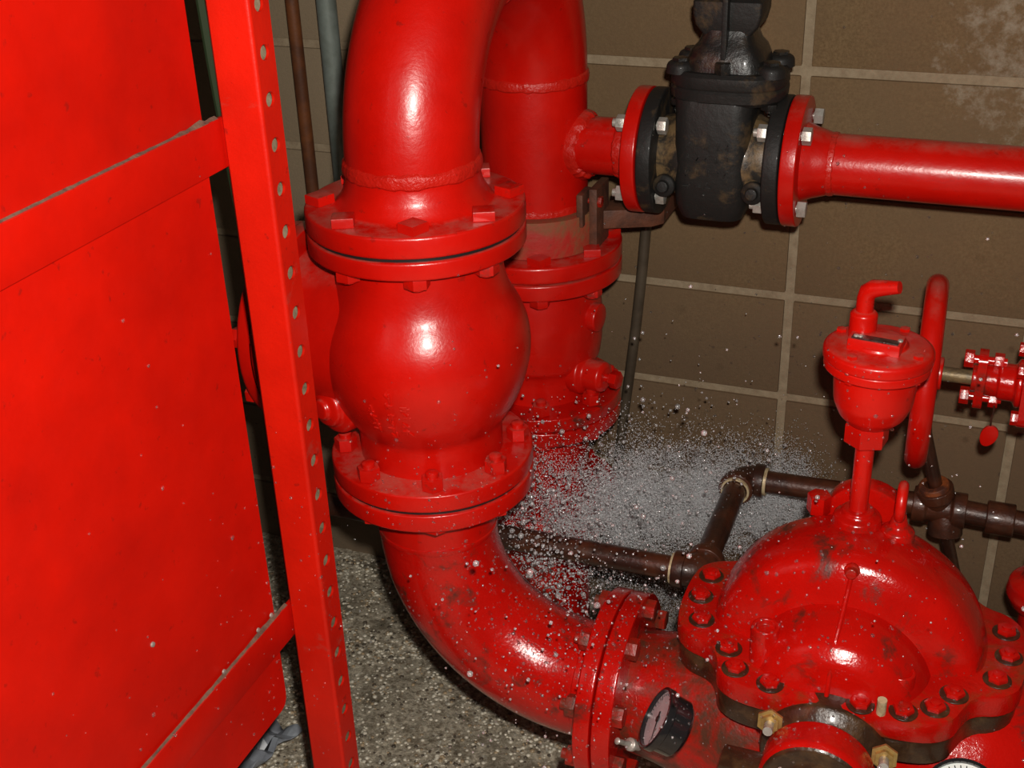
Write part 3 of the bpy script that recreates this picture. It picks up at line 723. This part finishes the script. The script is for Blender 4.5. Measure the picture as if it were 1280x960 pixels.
obj('branch_pipe', tube(MB(), [(0.292, Yb - 0.004, Zr + 0.04), (0.262, Yb - 0.018, Zr + 0.15), (0.252, Yb - 0.02, Zr + 0.23)], 0.0115, 16), 'rust_pipe', rp)
obj('shadow_leg', tube(MB(), [(0.314, Yb - 0.008, Zr - 0.03), (0.335, Yb + 0.02, Zr - 0.12), (0.36, Yb + 0.06, Zr - 0.22), (0.375, Yb + 0.08, 0.0)], 0.011, 14), 'rust_pipe', rp)  # solid tube stands in for the tee's wall shadow and a lever
obj('coupling', lathe(MB(), [(0, -0.022), (0.0275, -0.022), (0.0275, 0.022), (0, 0.022)], (0.395, Yb, Zr + 0.003), (1, 0, 0), 20, 0.003), 'rust_pipe', rp)

# ================================================================ small red gate valve with handwheel at the right edge
WX, WY, WZh = 0.257, -0.39, 0.828
hv = thing('handwheel_valve', 'small red gate valve with edge-on red handwheel by the wall', 'valve', (0.47, WY, 0.0))
hw = obj('handwheel', tube(MB(), ring_pts((WX, WY, WZh), (1, 0.035, 0), 0.124, 64) + [ring_pts((WX, WY, WZh), (1, 0.035, 0), 0.124, 64)[0]], 0.0155, 18, False), 'red', hv)
for k in range(4):
    a = 0.5 + k * PI / 2; dy, dz = math.cos(a), math.sin(a)
    obj('spoke', tube(MB(), [(WX + 0.004, WY, WZh), (WX, WY + dy * 0.06, WZh + dz * 0.06), (WX - dy * 0.004, WY + dy * 0.12, WZh + dz * 0.12)], 0.008, 10), 'red', hw)
obj('hub', lathe(MB(), [(0, -0.018), (0.022, -0.018), (0.024, 0.018), (0, 0.018)], (WX + 0.004, WY, WZh), (1, 0, 0), 20, 0.003), 'red', hw)
obj('stem', tube(MB(), [(WX - 0.03, WY, WZh), (0.42, WY, WZh)], 0.0105, 16), 'stem_metal', hv, 'bare threaded stem')
mb = MB(); lathe(mb, [(0.0, 0.318), (0.019, 0.318), (0.019, 0.326), (0.0, 0.326)], (0, WY, WZh), (1, 0, 0), 20, 0.002)
loft(mb, [(0.324, 0.02, 0.042, 0.012), (0.336, 0.02, 0.042, 0.012)], (0, WY, WZh), rot=Matrix(((0, 0, 1), (1, 0, 0), (0, 1, 0)))); obj('gland', mb, 'red_wet', hv)
for s_ in (-1, 1):
    inst('bolt', bolt_mesh(6, 0.0125, 0.026, 0.013, 'red_wet', tip=0.004), hv, (0.331, WY - 0.004 * s_, WZh + s_ * 0.031), (-1, 0, 0))
mb = MB(); lathe(mb, [(0.0, 0.336), (0.023, 0.336), (0.023, 0.352), (0.0265, 0.354), (0.0265, 0.374), (0.034, 0.378), (0.034, 0.384), (0.0, 0.384)], (0, WY, WZh), (1, 0, 0), 28, 0.002); obj('bonnet', mb, 'red_wet', hv)
mb = MB(); loft(mb, [(0.384, 0.05, 0.05, 0.02), (0.398, 0.05, 0.05, 0.02)], (0, WY, WZh), rot=Matrix(((0, 0, 1), (1, 0, 0), (0, 1, 0)))); obj('bonnet_flange', mb, 'red_wet', hv)
for sy_ in (-1, 1):
    for sz_ in (-1, 1):
        inst('bolt', bolt_mesh(6, 0.010, 0.03, 0.010, 'red_wet', tip=0.004), hv, (0.400, WY + sy_ * 0.036, WZh + sz_ * 0.036), (-1, 0, 0))
mb = MB(); lathe(mb, [(0, -0.085), (0.052, -0.085), (0.052, -0.07), (0.036, -0.065), (0.045, -0.03), (0.048, 0.0), (0.045, 0.03), (0.036, 0.065), (0.052, 0.07), (0.052, 0.085), (0, 0.085)], (0.465, WY, WZh), (0, 0, 1), 32, 0.004)
lathe(mb, [(0.046, -0.07), (0.044, 0.0)], (0.465, WY, WZh), (1, 0, 0), 28); obj('body', mb, 'red_wet', hv)
mb = MB(); tube(mb, [(0.465, WY, 0.0), (0.465, WY, WZh - 0.085)], 0.0302, 28, False); obj('down_pipe', mb, 'red_wet', hv)
mb = MB(); tube(mb, [(0.465, WY, WZh + 0.08), (0.465, WY, 0.95)] + arc((0.465, WY + 0.06, 0.95), (0, -1, 0), (0, 0, 1), 0.06, 0.1, PI / 2, 8) + [(0.465, 0.02, 1.01)], 0.0302, 28, False); obj('up_pipe', mb, 'red_wet', hv)
mb = MB(); lathe(mb, [(0.031, 0.56), (0.034, 0.555), (0.034, 0.512), (0.052, 0.505), (0.055, 0.485), (0.045, 0.465), (0.031, 0.46)], (0.465, WY, 0), (0, 0, 1), 32, 0.004); obj('union_nut', mb, 'red_wet', hv)
# sealing tag hanging on the valve
tg = thing('seal_tag', 'small red tag on a wire under handwheel valve', 'tag', (0.352, WY, 0.735))
obj('wire', tube(MB(), [(0.352, WY + 0.012, 0.80), (0.3535, WY - 0.01, 0.787), (0.352, WY - 0.012, 0.773), (0.3525, WY - 0.012, 0.76)], 0.0014, 8), 'rust_pipe', tg)
ot = [(0.0115 * math.cos(a) * (1 + 0.12 * math.sin(a)), 0.017 * math.sin(a)) for a in np.linspace(0, 2 * PI, 24, endpoint=False)]
obj('disc', prism(MB(), ot, -0.003, 0.003, 0.0012, mat=Matrix.Translation((0.352, WY - 0.012, 0.746)) @ Matrix.Rotation(0.3, 4, 'Y') @ Matrix.Rotation(PI / 2, 4, 'X')), 'red', tg)

# ================================================================ the pump
PXc, PYc, PZs = 0.21, -0.69, 0.558
pu = thing('split_case_pump', 'red split-case fire pump, wet and grimy, with domed casing', 'pump', (PXc, PYc, 0.12))
ax = (0, -1, 0)
dome = [(0.0, 0.080), (0.06, 0.080), (0.118, 0.0735), (0.148, 0.063), (0.164, 0.054), (0.1735, 0.040), (0.1775, 0.015), (0.178, -0.015), (0.172, -0.05), (0.15, -0.075), (0.10, -0.09), (0.0, -0.09)]
mb = MB(); lathe(mb, dome, (PXc, PYc, PZs), ax, 56, 0.008, 0, PI, up=(0, 0, 1)); u1 = obj('upper_casing', mb, 'red_wet', pu)
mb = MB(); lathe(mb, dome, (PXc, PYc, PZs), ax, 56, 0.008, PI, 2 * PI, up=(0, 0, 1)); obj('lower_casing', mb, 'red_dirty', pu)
step = [(0.0, 0.150), (0.05, 0.150), (0.078, 0.146), (0.096, 0.132), (0.107, 0.112), (0.114, 0.09), (0.117, 0.06)]
mb = MB(); lathe(mb, step, (PXc, PYc, PZs), ax, 44, 0.006, 0, PI, up=(0, 0, 1)); obj('front_cover', mb, 'red_wet', pu)
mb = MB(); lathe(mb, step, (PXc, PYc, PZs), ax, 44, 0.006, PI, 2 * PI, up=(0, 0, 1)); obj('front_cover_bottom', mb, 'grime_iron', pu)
mb = MB(); lathe(mb, [(r_, -z_) for r_, z_ in step], (PXc, PYc, PZs), ax, 44, 0.006, up=(0, 0, 1)); obj('rear_cover', mb, 'red_wet', pu)
def plate_outline(s=1.0):
    q = [(-0.222, 0.085), (-0.222, -0.055), (-0.20, -0.085), (-0.165, -0.095), (-0.15, -0.12), (-0.143, -0.148), (-0.11, -0.166), (-0.045, -0.168), (0.045, -0.168), (0.11, -0.166), (0.143, -0.148), (0.153, -0.12), (0.165, -0.095), (0.20, -0.085), (0.222, -0.055)]
    q = q[1:] + [(0.222, 0.055), (0.20, 0.085), (0.165, 0.095), (0.15, 0.12), (0.135, 0.155), (0.10, 0.178), (-0.10, 0.178), (-0.135, 0.155), (-0.15, 0.12), (-0.165, 0.095), (-0.20, 0.085), (-0.222, 0.055)]
    # corner-cut twice so that the outline is smooth
    for _ in range(2):
        o_ = []
        for i in range(len(q)):
            a, b_ = q[i], q[(i + 1) % len(q)]
            o_ += [(a[0] * .75 + b_[0] * .25, a[1] * .75 + b_[1] * .25), (a[0] * .25 + b_[0] * .75, a[1] * .25 + b_[1] * .75)]
        q = o_
    return [(PXc + x * s, PYc + y * s) for x, y in q]
mb = MB(); prism(mb, plate_outline(), PZs + 0.001, PZs + 0.034, 0.005); obj('upper_flange', mb, 'red_flange', pu)
mb = MB(); prism(mb, plate_outline(0.985), PZs - 0.034, PZs - 0.001, 0.004); obj('lower_flange', mb, 'grime_iron', pu)  # dark brown holds both rust and the shade under the upper flange
# casing bolts
cbm = MB(); lathe(cbm, [(0, 0.0), (0.0175, 0.0), (0.0175, 0.0025), (0.0, 0.0025)], (0, 0, 0), seg=20, rad=0.0008, mi=1)
prism(cbm, ngon(6, 0.013), 0.002, 0.0095, 0.0025); lathe(cbm, [(0.0065, 0.008), (0.0065, 0.0125), (0, 0.0135)], (0, 0, 0), seg=12)
cb = to_mesh('casing_bolt', cbm, ['red_wet', 'grime_iron'])
spots = [(-0.195, 0.045), (-0.198, -0.005), (-0.185, -0.055), (-0.138, -0.102), (-0.122, -0.138), (-0.075, -0.152), (0.035, -0.154), (0.085, -0.15), (0.12, -0.132), (0.14, -0.10), (0.188, -0.055), (0.20, -0.005), (0.195, 0.045), (0.14, 0.10), (0.10, 0.155), (0, 0.166), (-0.10, 0.155), (-0.14, 0.10)]
for x, y in spots: inst('casing_bolt', cb, pu, (PXc + x, PYc + y, PZs + 0.033), (0, 0, 1), random.random())
# capped dowel bosses on the front cover
for x, y, h_ in ((-0.092, -0.108, 0.058), (0.076, -0.112, 0.034)):
    mb = MB(); lathe(mb, [(0.0185, 0.0), (0.0175, h_), (0.0125, h_), (0.012, h_ - 0.008), (0, h_ - 0.008)], (PXc + x, PYc + y, PZs + 0.03), (0, 0, 1), 24, 0.002); obj('dowel_boss', mb, 'red_wet', pu)
# seal flush tube and its fitting on the dome face
obj('flush_tube', tube(MB(), [(PXc + 0.001, PYc - 0.048, PZs + 0.154), (PXc + 0.001, PYc - 0.064, PZs + 0.150), (PXc, PYc - 0.075, PZs + 0.138), (PXc - 0.002, PYc - 0.098, PZs + 0.118), (PXc - 0.004, PYc - 0.125, PZs + 0.098), (PXc - 0.005, PYc - 0.148, PZs + 0.064), (PXc - 0.006, PYc - 0.154, PZs + 0.03)], 0.003, 10), 'red_wet', pu)
obj('flush_fitting', lathe(MB(), [(0, 0), (0.0115, 0), (0.0105, 0.012), (0.0075, 0.014), (0.007, 0.022), (0, 0.022)], (PXc + 0.001, PYc - 0.046, PZs + 0.154), (0, -1, 0.25), 14, 0.002), 'red_dirty', pu)
obj('drain_stub', tube(MB(), [(PXc + 0.06, PYc - 0.16, PZs + 0.025), (PXc + 0.06, PYc - 0.163, PZs + 0.056)], 0.0058, 12), 'thread', pu, 'bare brass-coloured stub')
# top boss, lifting lug, eye bolt
obj('vent_boss', lathe(MB(), [(0.034, 0.165), (0.03, 0.186), (0.022, 0.190), (0.02, 0.196), (0, 0.196)], (0.204, -0.66, PZs), (0, 0, 1), 24, 0.003), 'red_wet', pu)
lug = [(0.052 * math.cos(a), 0.046 * math.sin(a)) for a in np.linspace(0, PI, 18)]
obj('lifting_lug', prism(MB(), lug + [(-0.06, -0.04), (0.06, -0.04)], 0, 0.03, 0.004, mat=Matrix(((1, 0, 0, PXc), (0, 0, 1, -0.618), (0, 1, 0, PZs + 0.155), (0, 0, 0, 1)))), 'red_wet', pu)
eb = obj('eye_bolt', tube(MB(), ring_pts((0.256, -0.665, 0.777), (1, 0.02, 0), 0.0205, 32) + [ring_pts((0.256, -0.665, 0.777), (1, 0.02, 0), 0.0205, 32)[0]], 0.0068, 12, False), 'red', pu)
obj('shank', lathe(MB(), [(0.022, 0.715), (0.021, 0.735), (0.012, 0.742), (0.008, 0.758), (0, 0.76)], (0.256, -0.665, 0), (0, 0, 1), 20, 0.002), 'red_wet', eb)
mb = MB(); prism(mb, ngon(6, 0.016), 0.725, 0.752, 0.002, mat=Matrix.Translation((0.15, -0.62, -0.012))); obj('hex_plug', mb, 'red_wet', pu)
# nozzles and flanges
NZ = EZ
mb = MB(); lathe(mb, [(0.086, -0.07), (0.092, -0.03), (0.104, 0.02), (0.12, 0.08), (0.13, 0.15)], (0, FY, NZ), (1, 0, 0), 44, 0.01); obj('suction_nozzle', mb, 'red_dirty', pu)
mb = MB(); disc(mb, 0.139, -0.0955, -0.069, (0, FY, NZ), (1, 0, 0), 56); obj('nozzle_flange', mb, 'red_wet', pu)
mb = MB(); lathe(mb, [(0.13, 0.27), (0.135, 0.34), (0.13, 0.40), (0.112, 0.46), (0.098, 0.52), (0.09, 0.56)], (0, FY + 0.02, NZ), (1, 0, 0), 44, 0.01); obj('discharge_nozzle', mb, 'red_wet', pu)
mb = MB(); disc(mb, 0.139, 0.555, 0.582, (0, FY + 0.02, NZ), (1, 0, 0), 56); obj('nozzle_flange', mb, 'red_wet', pu)
bolt_ring(pu, (-0.0965, FY, NZ), (1, 0, 0), 0.119, 8, PI / 8, bolt_mesh(6, 0.0155, 0.054, 0.014, 'red_dirty', tip=0.008))
# pump underside, feet
mb = MB(); loft(mb, [(0.12, 0.17, 0.2, 0.03), (0.145, 0.17, 0.2, 0.03), (0.15, 0.10, 0.10, 0.03), (0.30, 0.09, 0.09, 0.03), (0.42, 0.12, 0.10, 0.04)], (PXc, PYc, 0)); obj('foot', mb, 'red_dirty', pu)
# bearing bracket and stuffing box towards the camera
mb = MB(); lathe(mb, [(0.0, 0.14), (0.084, 0.14), (0.080, 0.172), (0.066, 0.185), (0.056, 0.19), (0.056, 0.218), (0, 0.222)], (PXc, PYc, PZs - 0.046), ax, 44, 0.004, up=(0, 0, 1)); obj('stuffing_box', mb, 'grime_iron', pu)
mb = MB(); lathe(mb, [(0.0, 0.215), (0.052, 0.216), (0.0655, 0.226), (0.0665, 0.262), (0.062, 0.268)], (PXc, PYc, PZs - 0.008), ax, 44, 0.004, up=(0, 0, 1)); obj('bearing_housing', mb, 'red_wet', pu)
mb = MB(); lathe(mb, [(0.0625, 0.266), (0.058, 0.271), (0.04, 0.268), (0.022, 0.276), (0.018, 0.285), (0, 0.285)], (PXc, PYc, PZs - 0.008), ax, 44, 0.003, up=(0, 0, 1)); obj('bearing_cap', mb, 'grime_iron', pu)
mb = MB(); box(mb, (PXc - 0.115, PYc - 0.262, PZs - 0.12), (PXc - 0.058, PYc - 0.222, PZs - 0.012), 0.005)
obj('bearing_bracket', mb, 'grime_iron', pu)
mb = MB(); box(mb, (PXc + 0.064, PYc - 0.25, PZs - 0.12), (PXc + 0.115, PYc - 0.215, PZs - 0.02), 0.005); obj('bearing_bracket', mb, 'grime_iron', pu)
mb = MB(); loft(mb, [(0.12, 0.10, 0.05, 0.01), (0.20, 0.09, 0.035, 0.01), (0.44, 0.105, 0.03, 0.01), (0.50, 0.10, 0.025, 0.01)], (PXc, PYc - 0.225, 0)); obj('pedestal', mb, 'red_dirty', pu)
gn = MB(); lathe(gn, [(0, 0), (0.0165, 0), (0.0165, 0.004), (0.012, 0.0045), (0.0115, 0.010), (0, 0.010)], (0, 0, 0), seg=6, mi=0); lathe(gn, [(0.0058, 0.008), (0.0058, 0.027), (0, 0.0275)], (0, 0, 0), seg=12, mi=1)
gnm = to_mesh('gland_nut', gn, ['brass', 'zinc'])
for x, z in ((-0.062, 0.026), (0.072, 0.012)):
    inst('gland_nut', gnm, pu, (PXc + x, PYc - 0.220, PZs - 0.008 + z + 0.018), (0.05, -1, 0.25), label='brass nut on a steel stud')
plinth = obj('plinth', box(MB(), (0.0, -1.02, -0.02), (0.42, -0.42, 0.12), 0.012), 'wet_floor')
tag(plinth, 'low concrete plinth under the red pump', 'plinth', kind='structure')
plinth.name = 'floor_plinth'

# ================================================================ air release valve on the dome
AX, AY = 0.204, -0.66
av = thing('air_release_valve', 'red bell-shaped air release valve standing on the pump dome', 'valve', (AX, AY, PZs + 0.196))
obj('riser', tube(MB(), [(AX, AY, PZs + 0.18), (AX, AY, 0.872)], 0.0118, 20), 'red', av)
mb = MB(); prism(mb, ngon(6, 0.0275, 0.35), 0.853, 0.880, 0.002, mat=Matrix.Translation((AX, AY, 0))); obj('hex_nut', mb, 'red', av)
AXs = AX + 0.003
mb = MB(); lathe(mb, [(0, 0.876), (0.018, 0.877), (0.028, 0.882), (0.040, 0.894), (0.0475, 0.912), (0.0495, 0.935), (0.0495, 0.962), (0, 0.962)], (AXs, AY, 0), seg=44, rad=0.004); obj('bowl', mb, 'red', av)
mb = MB(); disc(mb, 0.0635, 0.959, 0.9705, (AXs, AY, 0), seg=48, rad=0.002); obj('bowl_flange', mb, 'red', av)
mb = MB(); lathe(mb, [(0, 0.971), (0.0655, 0.971), (0.0655, 0.984), (0.060, 0.988), (0.034, 0.989), (0.032, 0.995), (0, 0.996)], (AXs, AY, 0), seg=48, rad=0.003); obj('cap', mb, 'red', av)
mb = MB(); box(mb, (-0.033, -0.0195, 0.986), (0.03, 0.016, 1.0035), 0.004, Matrix.Translation((AXs - 0.001, AY - 0.010, 0)) @ Matrix.Rotation(-0.12, 4, 'Z')); bl = obj('lever_box', mb, 'red', av)
mb = MB(); box(mb, (-0.029, -0.012, 1.003), (0.026, 0.0, 1.0048), 0.0006, Matrix.Translation((AXs - 0.001, AY - 0.016, 0)) @ Matrix.Rotation(-0.12, 4, 'Z')); obj('name_plate', mb, 'plate_metal', bl, 'small dark metal plate')
for x in (-0.021, -0.026, 0.025): inst('rivet', screw, bl, (AXs + x, AY - 0.02, 1.0046), (0, 0, 1))
mb = MB(); lathe(mb, [(0.0165, 0.992), (0.0165, 1.022), (0.012, 1.026), (0, 1.026)], (AXs - 0.022, AY + 0.01, 0), seg=24, rad=0.002); obj('outlet_boss', mb, 'red', av)
ve = MB(); tube(ve, [(AXs - 0.022, AY + 0.01, 1.02), (AXs - 0.022, AY + 0.01, 1.042), (AXs - 0.020, AY + 0.01, 1.05), (AXs - 0.013, AY + 0.008, 1.056), (AXs - 0.004, AY + 0.006, 1.0585), (AXs + 0.016, AY + 0.0, 1.064)], [0.0105, 0.0105, 0.0112, 0.011, 0.0098, 0.0075], 18)
obj('outlet_elbow', ve, 'red', av)
for k in range(4):
    a = PI / 4 + 0.3 + k * PI / 2
    inst('bolt', bolt_mesh(6, 0.0065, 0.027, 0.005, 'red', tip=0.002), av, (AXs + 0.054 * math.cos(a), AY + 0.054 * math.sin(a), 0.9735), (0, 0, 1))

# ================================================================ pressure gauges
def gauge(label, c, nrm, r, face, up, stem_to, depth=0.034):
    c = Vector(c); n = Vector(nrm).normalized()
    g = thing('pressure_gauge', label, 'gauge', c - n * depth)
    fr = frame(n, up)
    obj('case', lathe(MB(), [(0, -depth), (r * 0.8, -depth), (r * 0.93, -depth * 0.85), (r * 0.95, -0.008), (r * 1.03, -0.007), (r * 1.03, 0.003), (r * 0.93, 0.004), (r * 0.92, -0.002)], c, n, 44, 0.001, up=up), 'gauge_case', g)
    d = obj('dial', lathe(MB(), [(r * 0.925, -0.002), (0, -0.002)], c, n, 44, up=up), face, g)
    mb = MB()
    for k in range(27):
        a = math.radians(-45 + 270 * k / 26); l0 = 0.70 if k % 5 == 0 else 0.78
        mt = Matrix.Translation(c - n * 0.0016) @ (fr @ Matrix.Rotation(a, 3, 'Z')).to_4x4()
        box(mb, (r * l0, -0.0006, -0.0002), (r * 0.86, 0.0006, 0.0002), 0, mt)
    obj('scale_marks', mb, 'gauge_black', d)
    mt = Matrix.Translation(c - n * 0.0008) @ (fr @ Matrix.Rotation(-0.6, 3, 'Z')).to_4x4()
    mb = MB(); prism(mb, [(-r * 0.25, -0.0022), (r * 0.7, -0.0006), (r * 0.7, 0.0006), (-r * 0.25, 0.0022)], -0.0003, 0.0003, 0, mat=mt); lathe(mb, [(0.005, 0), (0.004, 0.0015), (0, 0.0018)], c - n * 0.001, n, 12); obj('needle', mb, 'gauge_black', d)
    st = [Vector(q) for q in stem_to]
    obj('stem', tube(MB(), st, 0.0065, 12), 'brass', g)
    return g
g1n = (-R_ * 0.874 + U_ * 0.453 - F_ * 0.115).normalized()
g1 = Vector((0.0, -0.873, 0.522))
gauge('black-cased pressure gauge beside pump flange, face turned to the side', g1, g1n, 0.041, 'gauge_face', (0, 0, 1), [g1 - g1n * 0.02, g1 - g1n * 0.02 + Vector((0.004, 0.02, -0.05)), (0.02, -0.83, 0.45), (0.025, -0.80, 0.44)], 0.036)
tag(obj('gauge_cock', lathe(MB(), [(0, 0), (0.006, 0), (0.006, 0.012), (0.009, 0.014), (0.009, 0.02), (0.004, 0.022), (0.0035, 0.045), (0.005, 0.047), (0, 0.05)], (-0.028, -0.858, 0.452), (-0.35, -0.5, 0.5), 14, 0.001), 'zinc'), 'tiny shiny steel cock just below the side-turned gauge', 'fitting')
g2 = Vector((0.374, -0.915, 0.551)); g2n = (CAM - g2).normalized() + Vector((0.05, 0.2, 0.35))
gauge('white-faced black pressure gauge at the bottom edge, right of the pump', g2, g2n, 0.044, 'gauge_white', (0, 0, 1), [g2 - g2n.normalized() * 0.02, g2 + Vector((0.0, 0.04, -0.06)), (0.37, -0.80, 0.46)])

# ================================================================ water: spray, drops in the air, drops on surfaces
def icos(sub):
    bm = bmesh.new(); bmesh.ops.create_icosphere(bm, subdivisions=sub, radius=1.0)
    v = np.array([x.co[:] for x in bm.verts]); f = np.array([[q.index for q in p.verts] for p in bm.faces]); bm.free(); return v, f
def scatter_mesh(name, P, Rr, base, mat, smooth=True, squash=None):
    bv_, bf_ = base; n = len(P); k = len(bv_)
    a = rng.uniform(0, 2 * PI, n); ca, sa = np.cos(a), np.sin(a)
    V = np.repeat(bv_[None], n, 0).copy()
    x = V[:, :, 0] * ca[:, None] - V[:, :, 1] * sa[:, None]; y = V[:, :, 0] * sa[:, None] + V[:, :, 1] * ca[:, None]
    V[:, :, 0] = x; V[:, :, 1] = y
    V = V * Rr[:, None, None]
    if squash is not None: V = V - squash[:, None, :] * (np.einsum('nkj,nj->nk', V, squash) * 0.45)[:, :, None]
    V = V + P[:, None, :]
    Fc = (bf_[None] + (np.arange(n) * k)[:, None, None]).reshape(-1, 3)
    me = bpy.data.meshes.new(name); me.vertices.add(n * k); me.vertices.foreach_set('co', V.reshape(-1).astype(np.float32))
    me.loops.add(len(Fc) * 3); me.loops.foreach_set('vertex_index', Fc.reshape(-1).astype(np.int32))
    me.polygons.add(len(Fc)); me.polygons.foreach_set('loop_start', np.arange(0, len(Fc) * 3, 3, dtype=np.int32))
    me.update(calc_edges=True); me.validate()
    if smooth: me.shade_smooth()
    me.materials.append(MAT[mat])
    o = bpy.data.objects.new(name, me); C.objects.link(o); return o
octa = (np.array([(1, 0, 0), (-1, 0, 0), (0, 1, 0), (0, -1, 0), (0, 0, 1), (0, 0, -1)], float),
        np.array([(0, 2, 4), (2, 1, 4), (1, 3, 4), (3, 0, 4), (2, 0, 5), (1, 2, 5), (3, 1, 5), (0, 3, 5)]))
A0 = np.array([0.06, -0.075, 0.385]); A1 = np.array([-0.36, -0.47, 0.525])
tetra = (np.array([(1, 1, 1), (1, -1, -1), (-1, 1, -1), (-1, -1, 1)], float) * 0.75, np.array([(0, 1, 2), (0, 2, 3), (0, 3, 1), (1, 3, 2)]))
def plume(n, s0, s1, tlo=0.0, thi=1.0, tpow=1.0):
    t = tlo + (thi - tlo) * rng.random(n) ** tpow
    s = s0 + (s1 - s0) * t
    q = A0 + (A1 - A0) * t[:, None]
    q = q + rng.normal(size=(n, 3)) * np.stack([s * 0.6, s * 0.8, s], 1)
    return q
def clean(q, r=0.0):
    """drop what would lie inside wall, floor, pipes or pump"""
    k = (q[:, 1] < -0.012) & (q[:, 2] > 0.004)
    k &= np.hypot(q[:, 0] - BX, q[:, 1] - BY) > 0.145
    k &= ~((np.abs(q[:, 0] - PXc) < 0.23) & (np.abs(q[:, 1] - PYc) < 0.2) & (q[:, 2] < 0.75))
    k &= np.hypot(q[:, 1] - Ya, q[:, 2] - Zr) > 0.03
    k &= np.hypot(q[:, 0] - FX, q[:, 1] - FY) > 0.145
    return k
q = np.concatenate([plume(200000, 0.042, 0.058, 0.0, 0.72), plume(45000, 0.045, 0.06, 0.6, 0.95)])
q2 = np.stack([rng.normal(-0.22, 0.09, 50000), rng.normal(-0.12, 0.06, 50000), np.abs(rng.normal(0.03, 0.10, 50000))], 1)
q = np.concatenate([q, q2]); q = q[clean(q)]
den = np.array([mn.noise(Vector((x * 26, y * 26, z * 26))) + 0.6 * mn.noise(Vector((x * 60, y * 60, z * 60))) for x, y, z in q])
q = q[rng.random(len(q)) < np.clip(0.42 + 1.1 * den, 0.06, 1.0)]
ms = scatter_mesh('water_mist', q, rng.uniform(0.0005, 0.0010, len(q)), tetra, 'water_mist')
tag(ms, 'dense white-grey water spray bursting out behind the pump', 'water spray', kind='stuff')
q = np.concatenate([plume(3000, 0.045, 0.065, 0.1, 0.9), plume(3200, 0.05, 0.075, 0.6, 1.12), plume(1000, 0.09, 0.15, 0.3, 1.25),
    np.stack([rng.normal(-0.26, 0.06, 1500), rng.normal(-0.60, 0.06, 1500), rng.normal(0.50, 0.06, 1500)], 1),
    np.stack([rng.normal(-0.13, 0.10, 420), rng.normal(-0.78, 0.11, 420), rng.normal(0.56, 0.10, 420)], 1),
    np.stack([rng.normal(0.14, 0.16, 260), rng.normal(-0.72, 0.16, 260), rng.normal(0.70, 0.14, 260)], 1)])
q = q[clean(q)]
sz = rng.lognormal(math.log(0.0014), 0.5, len(q)); sz = np.clip(sz, 0.0006, 0.0056)
dr = scatter_mesh('water_drops', q, sz, icos(1), 'water_drop')
tag(dr, 'glinting water drops flying in the air around the pump', 'water drops', kind='stuff')
# loose aggregate standing proud of the worn floor
def ground(x, y): return 0.0045 * mn.noise(Vector((x * 22, y * 22, 0.3))) + 0.0035 * mn.noise(Vector((x * 55, y * 55, 4.0))) + 0.006 * mn.noise(Vector((x * 7, y * 7, 9.0))) - 0.004
for nm_, n_g, lo_, hi_ in (('grit_pale', 9500, 0.002, 0.0062), ('grit_dark', 2600, 0.002, 0.006), ('grit_tan', 3200, 0.002, 0.006)):
    gx_ = rng.uniform(-1.15, 0.1, n_g * 2); gy_ = rng.uniform(-1.25, -0.02, n_g * 2)
    kp = np.array([mn.noise(Vector((x * 9, y * 9, 1.7))) + 0.7 * mn.noise(Vector((x * 30, y * 30, 6.1))) for x, y in zip(gx_, gy_)])
    k_ = rng.random(n_g * 2) < np.clip(0.5 + 1.0 * kp, 0.08, 1.0)
    k_ &= np.hypot(gx_ - BX, gy_ - BY) > 0.09
    gx_, gy_ = gx_[k_], gy_[k_]
    gp = np.stack([gx_, gy_, [ground(x, y) for x, y in zip(gx_, gy_)]], 1); gr = rng.uniform(lo_, hi_, len(gp)) * rng.uniform(0.6, 1.0, len(gp))
    go = scatter_mesh('floor_grit', gp, gr, icos(1), nm_, smooth=False, squash=np.repeat([[0, 0, 1.0]], len(gp), 0))
    go.parent = floor; go['kind'] = 'stuff'
# drops that have landed: thrown outward from the spray onto whatever they meet
dg = bpy.context.evaluated_depsgraph_get()
hid = [ms, dr]
for o in hid: o.hide_viewport = True
bpy.context.view_layer.update(); dg = bpy.context.evaluated_depsgraph_get()
L = []; N_ = []
srcs = [((-0.02, -1.25, 1.35), 1300, (0.10, -0.75, 0.50), 0.22), ((-0.1, -1.3, 1.2), 800, (-0.16, -0.72, 0.46), 0.13), ((-0.05, -1.2, 1.2), 1500, (-0.45, -0.60, 0.0), 0.28),
        ((0.15, -1.2, 1.1), 55, (-0.462, -1.12, 0.75), 0.2), ((0.1, -1.1, 1.0), 260, (0.25, -0.66, 0.9), 0.12), ((0, -1.0, 0.9), 260, (0.1, 0, 0.7), 0.25), ((0, -1.1, 0.8), 40, (-0.42, -0.97, 0.8), 0.25)]
for s0, n, t0, sg in srcs:
    for _ in range(n):
        t_ = Vector(t0) + Vector(rng.normal(size=3)) * sg
        d = (t_ - Vector(s0)).normalized()
        hit, loc, nor, idx, ob, _m = S.ray_cast(dg, Vector(s0), d)
        if hit: L.append(loc[:]); N_.append(nor[:])
for o in hid: o.hide_viewport = False
L = np.array(L); N_ = np.array(N_)
sz = np.clip(rng.lognormal(math.log(0.0011), 0.42, len(L)), 0.0005, 0.003)
be = scatter_mesh('landed_drops', L + N_ * (sz * 0.35)[:, None], sz, icos(2), 'water_bead', squash=N_)
tag(be, 'small beads of water clinging to red metal, floor and wall', 'water drops', kind='stuff')
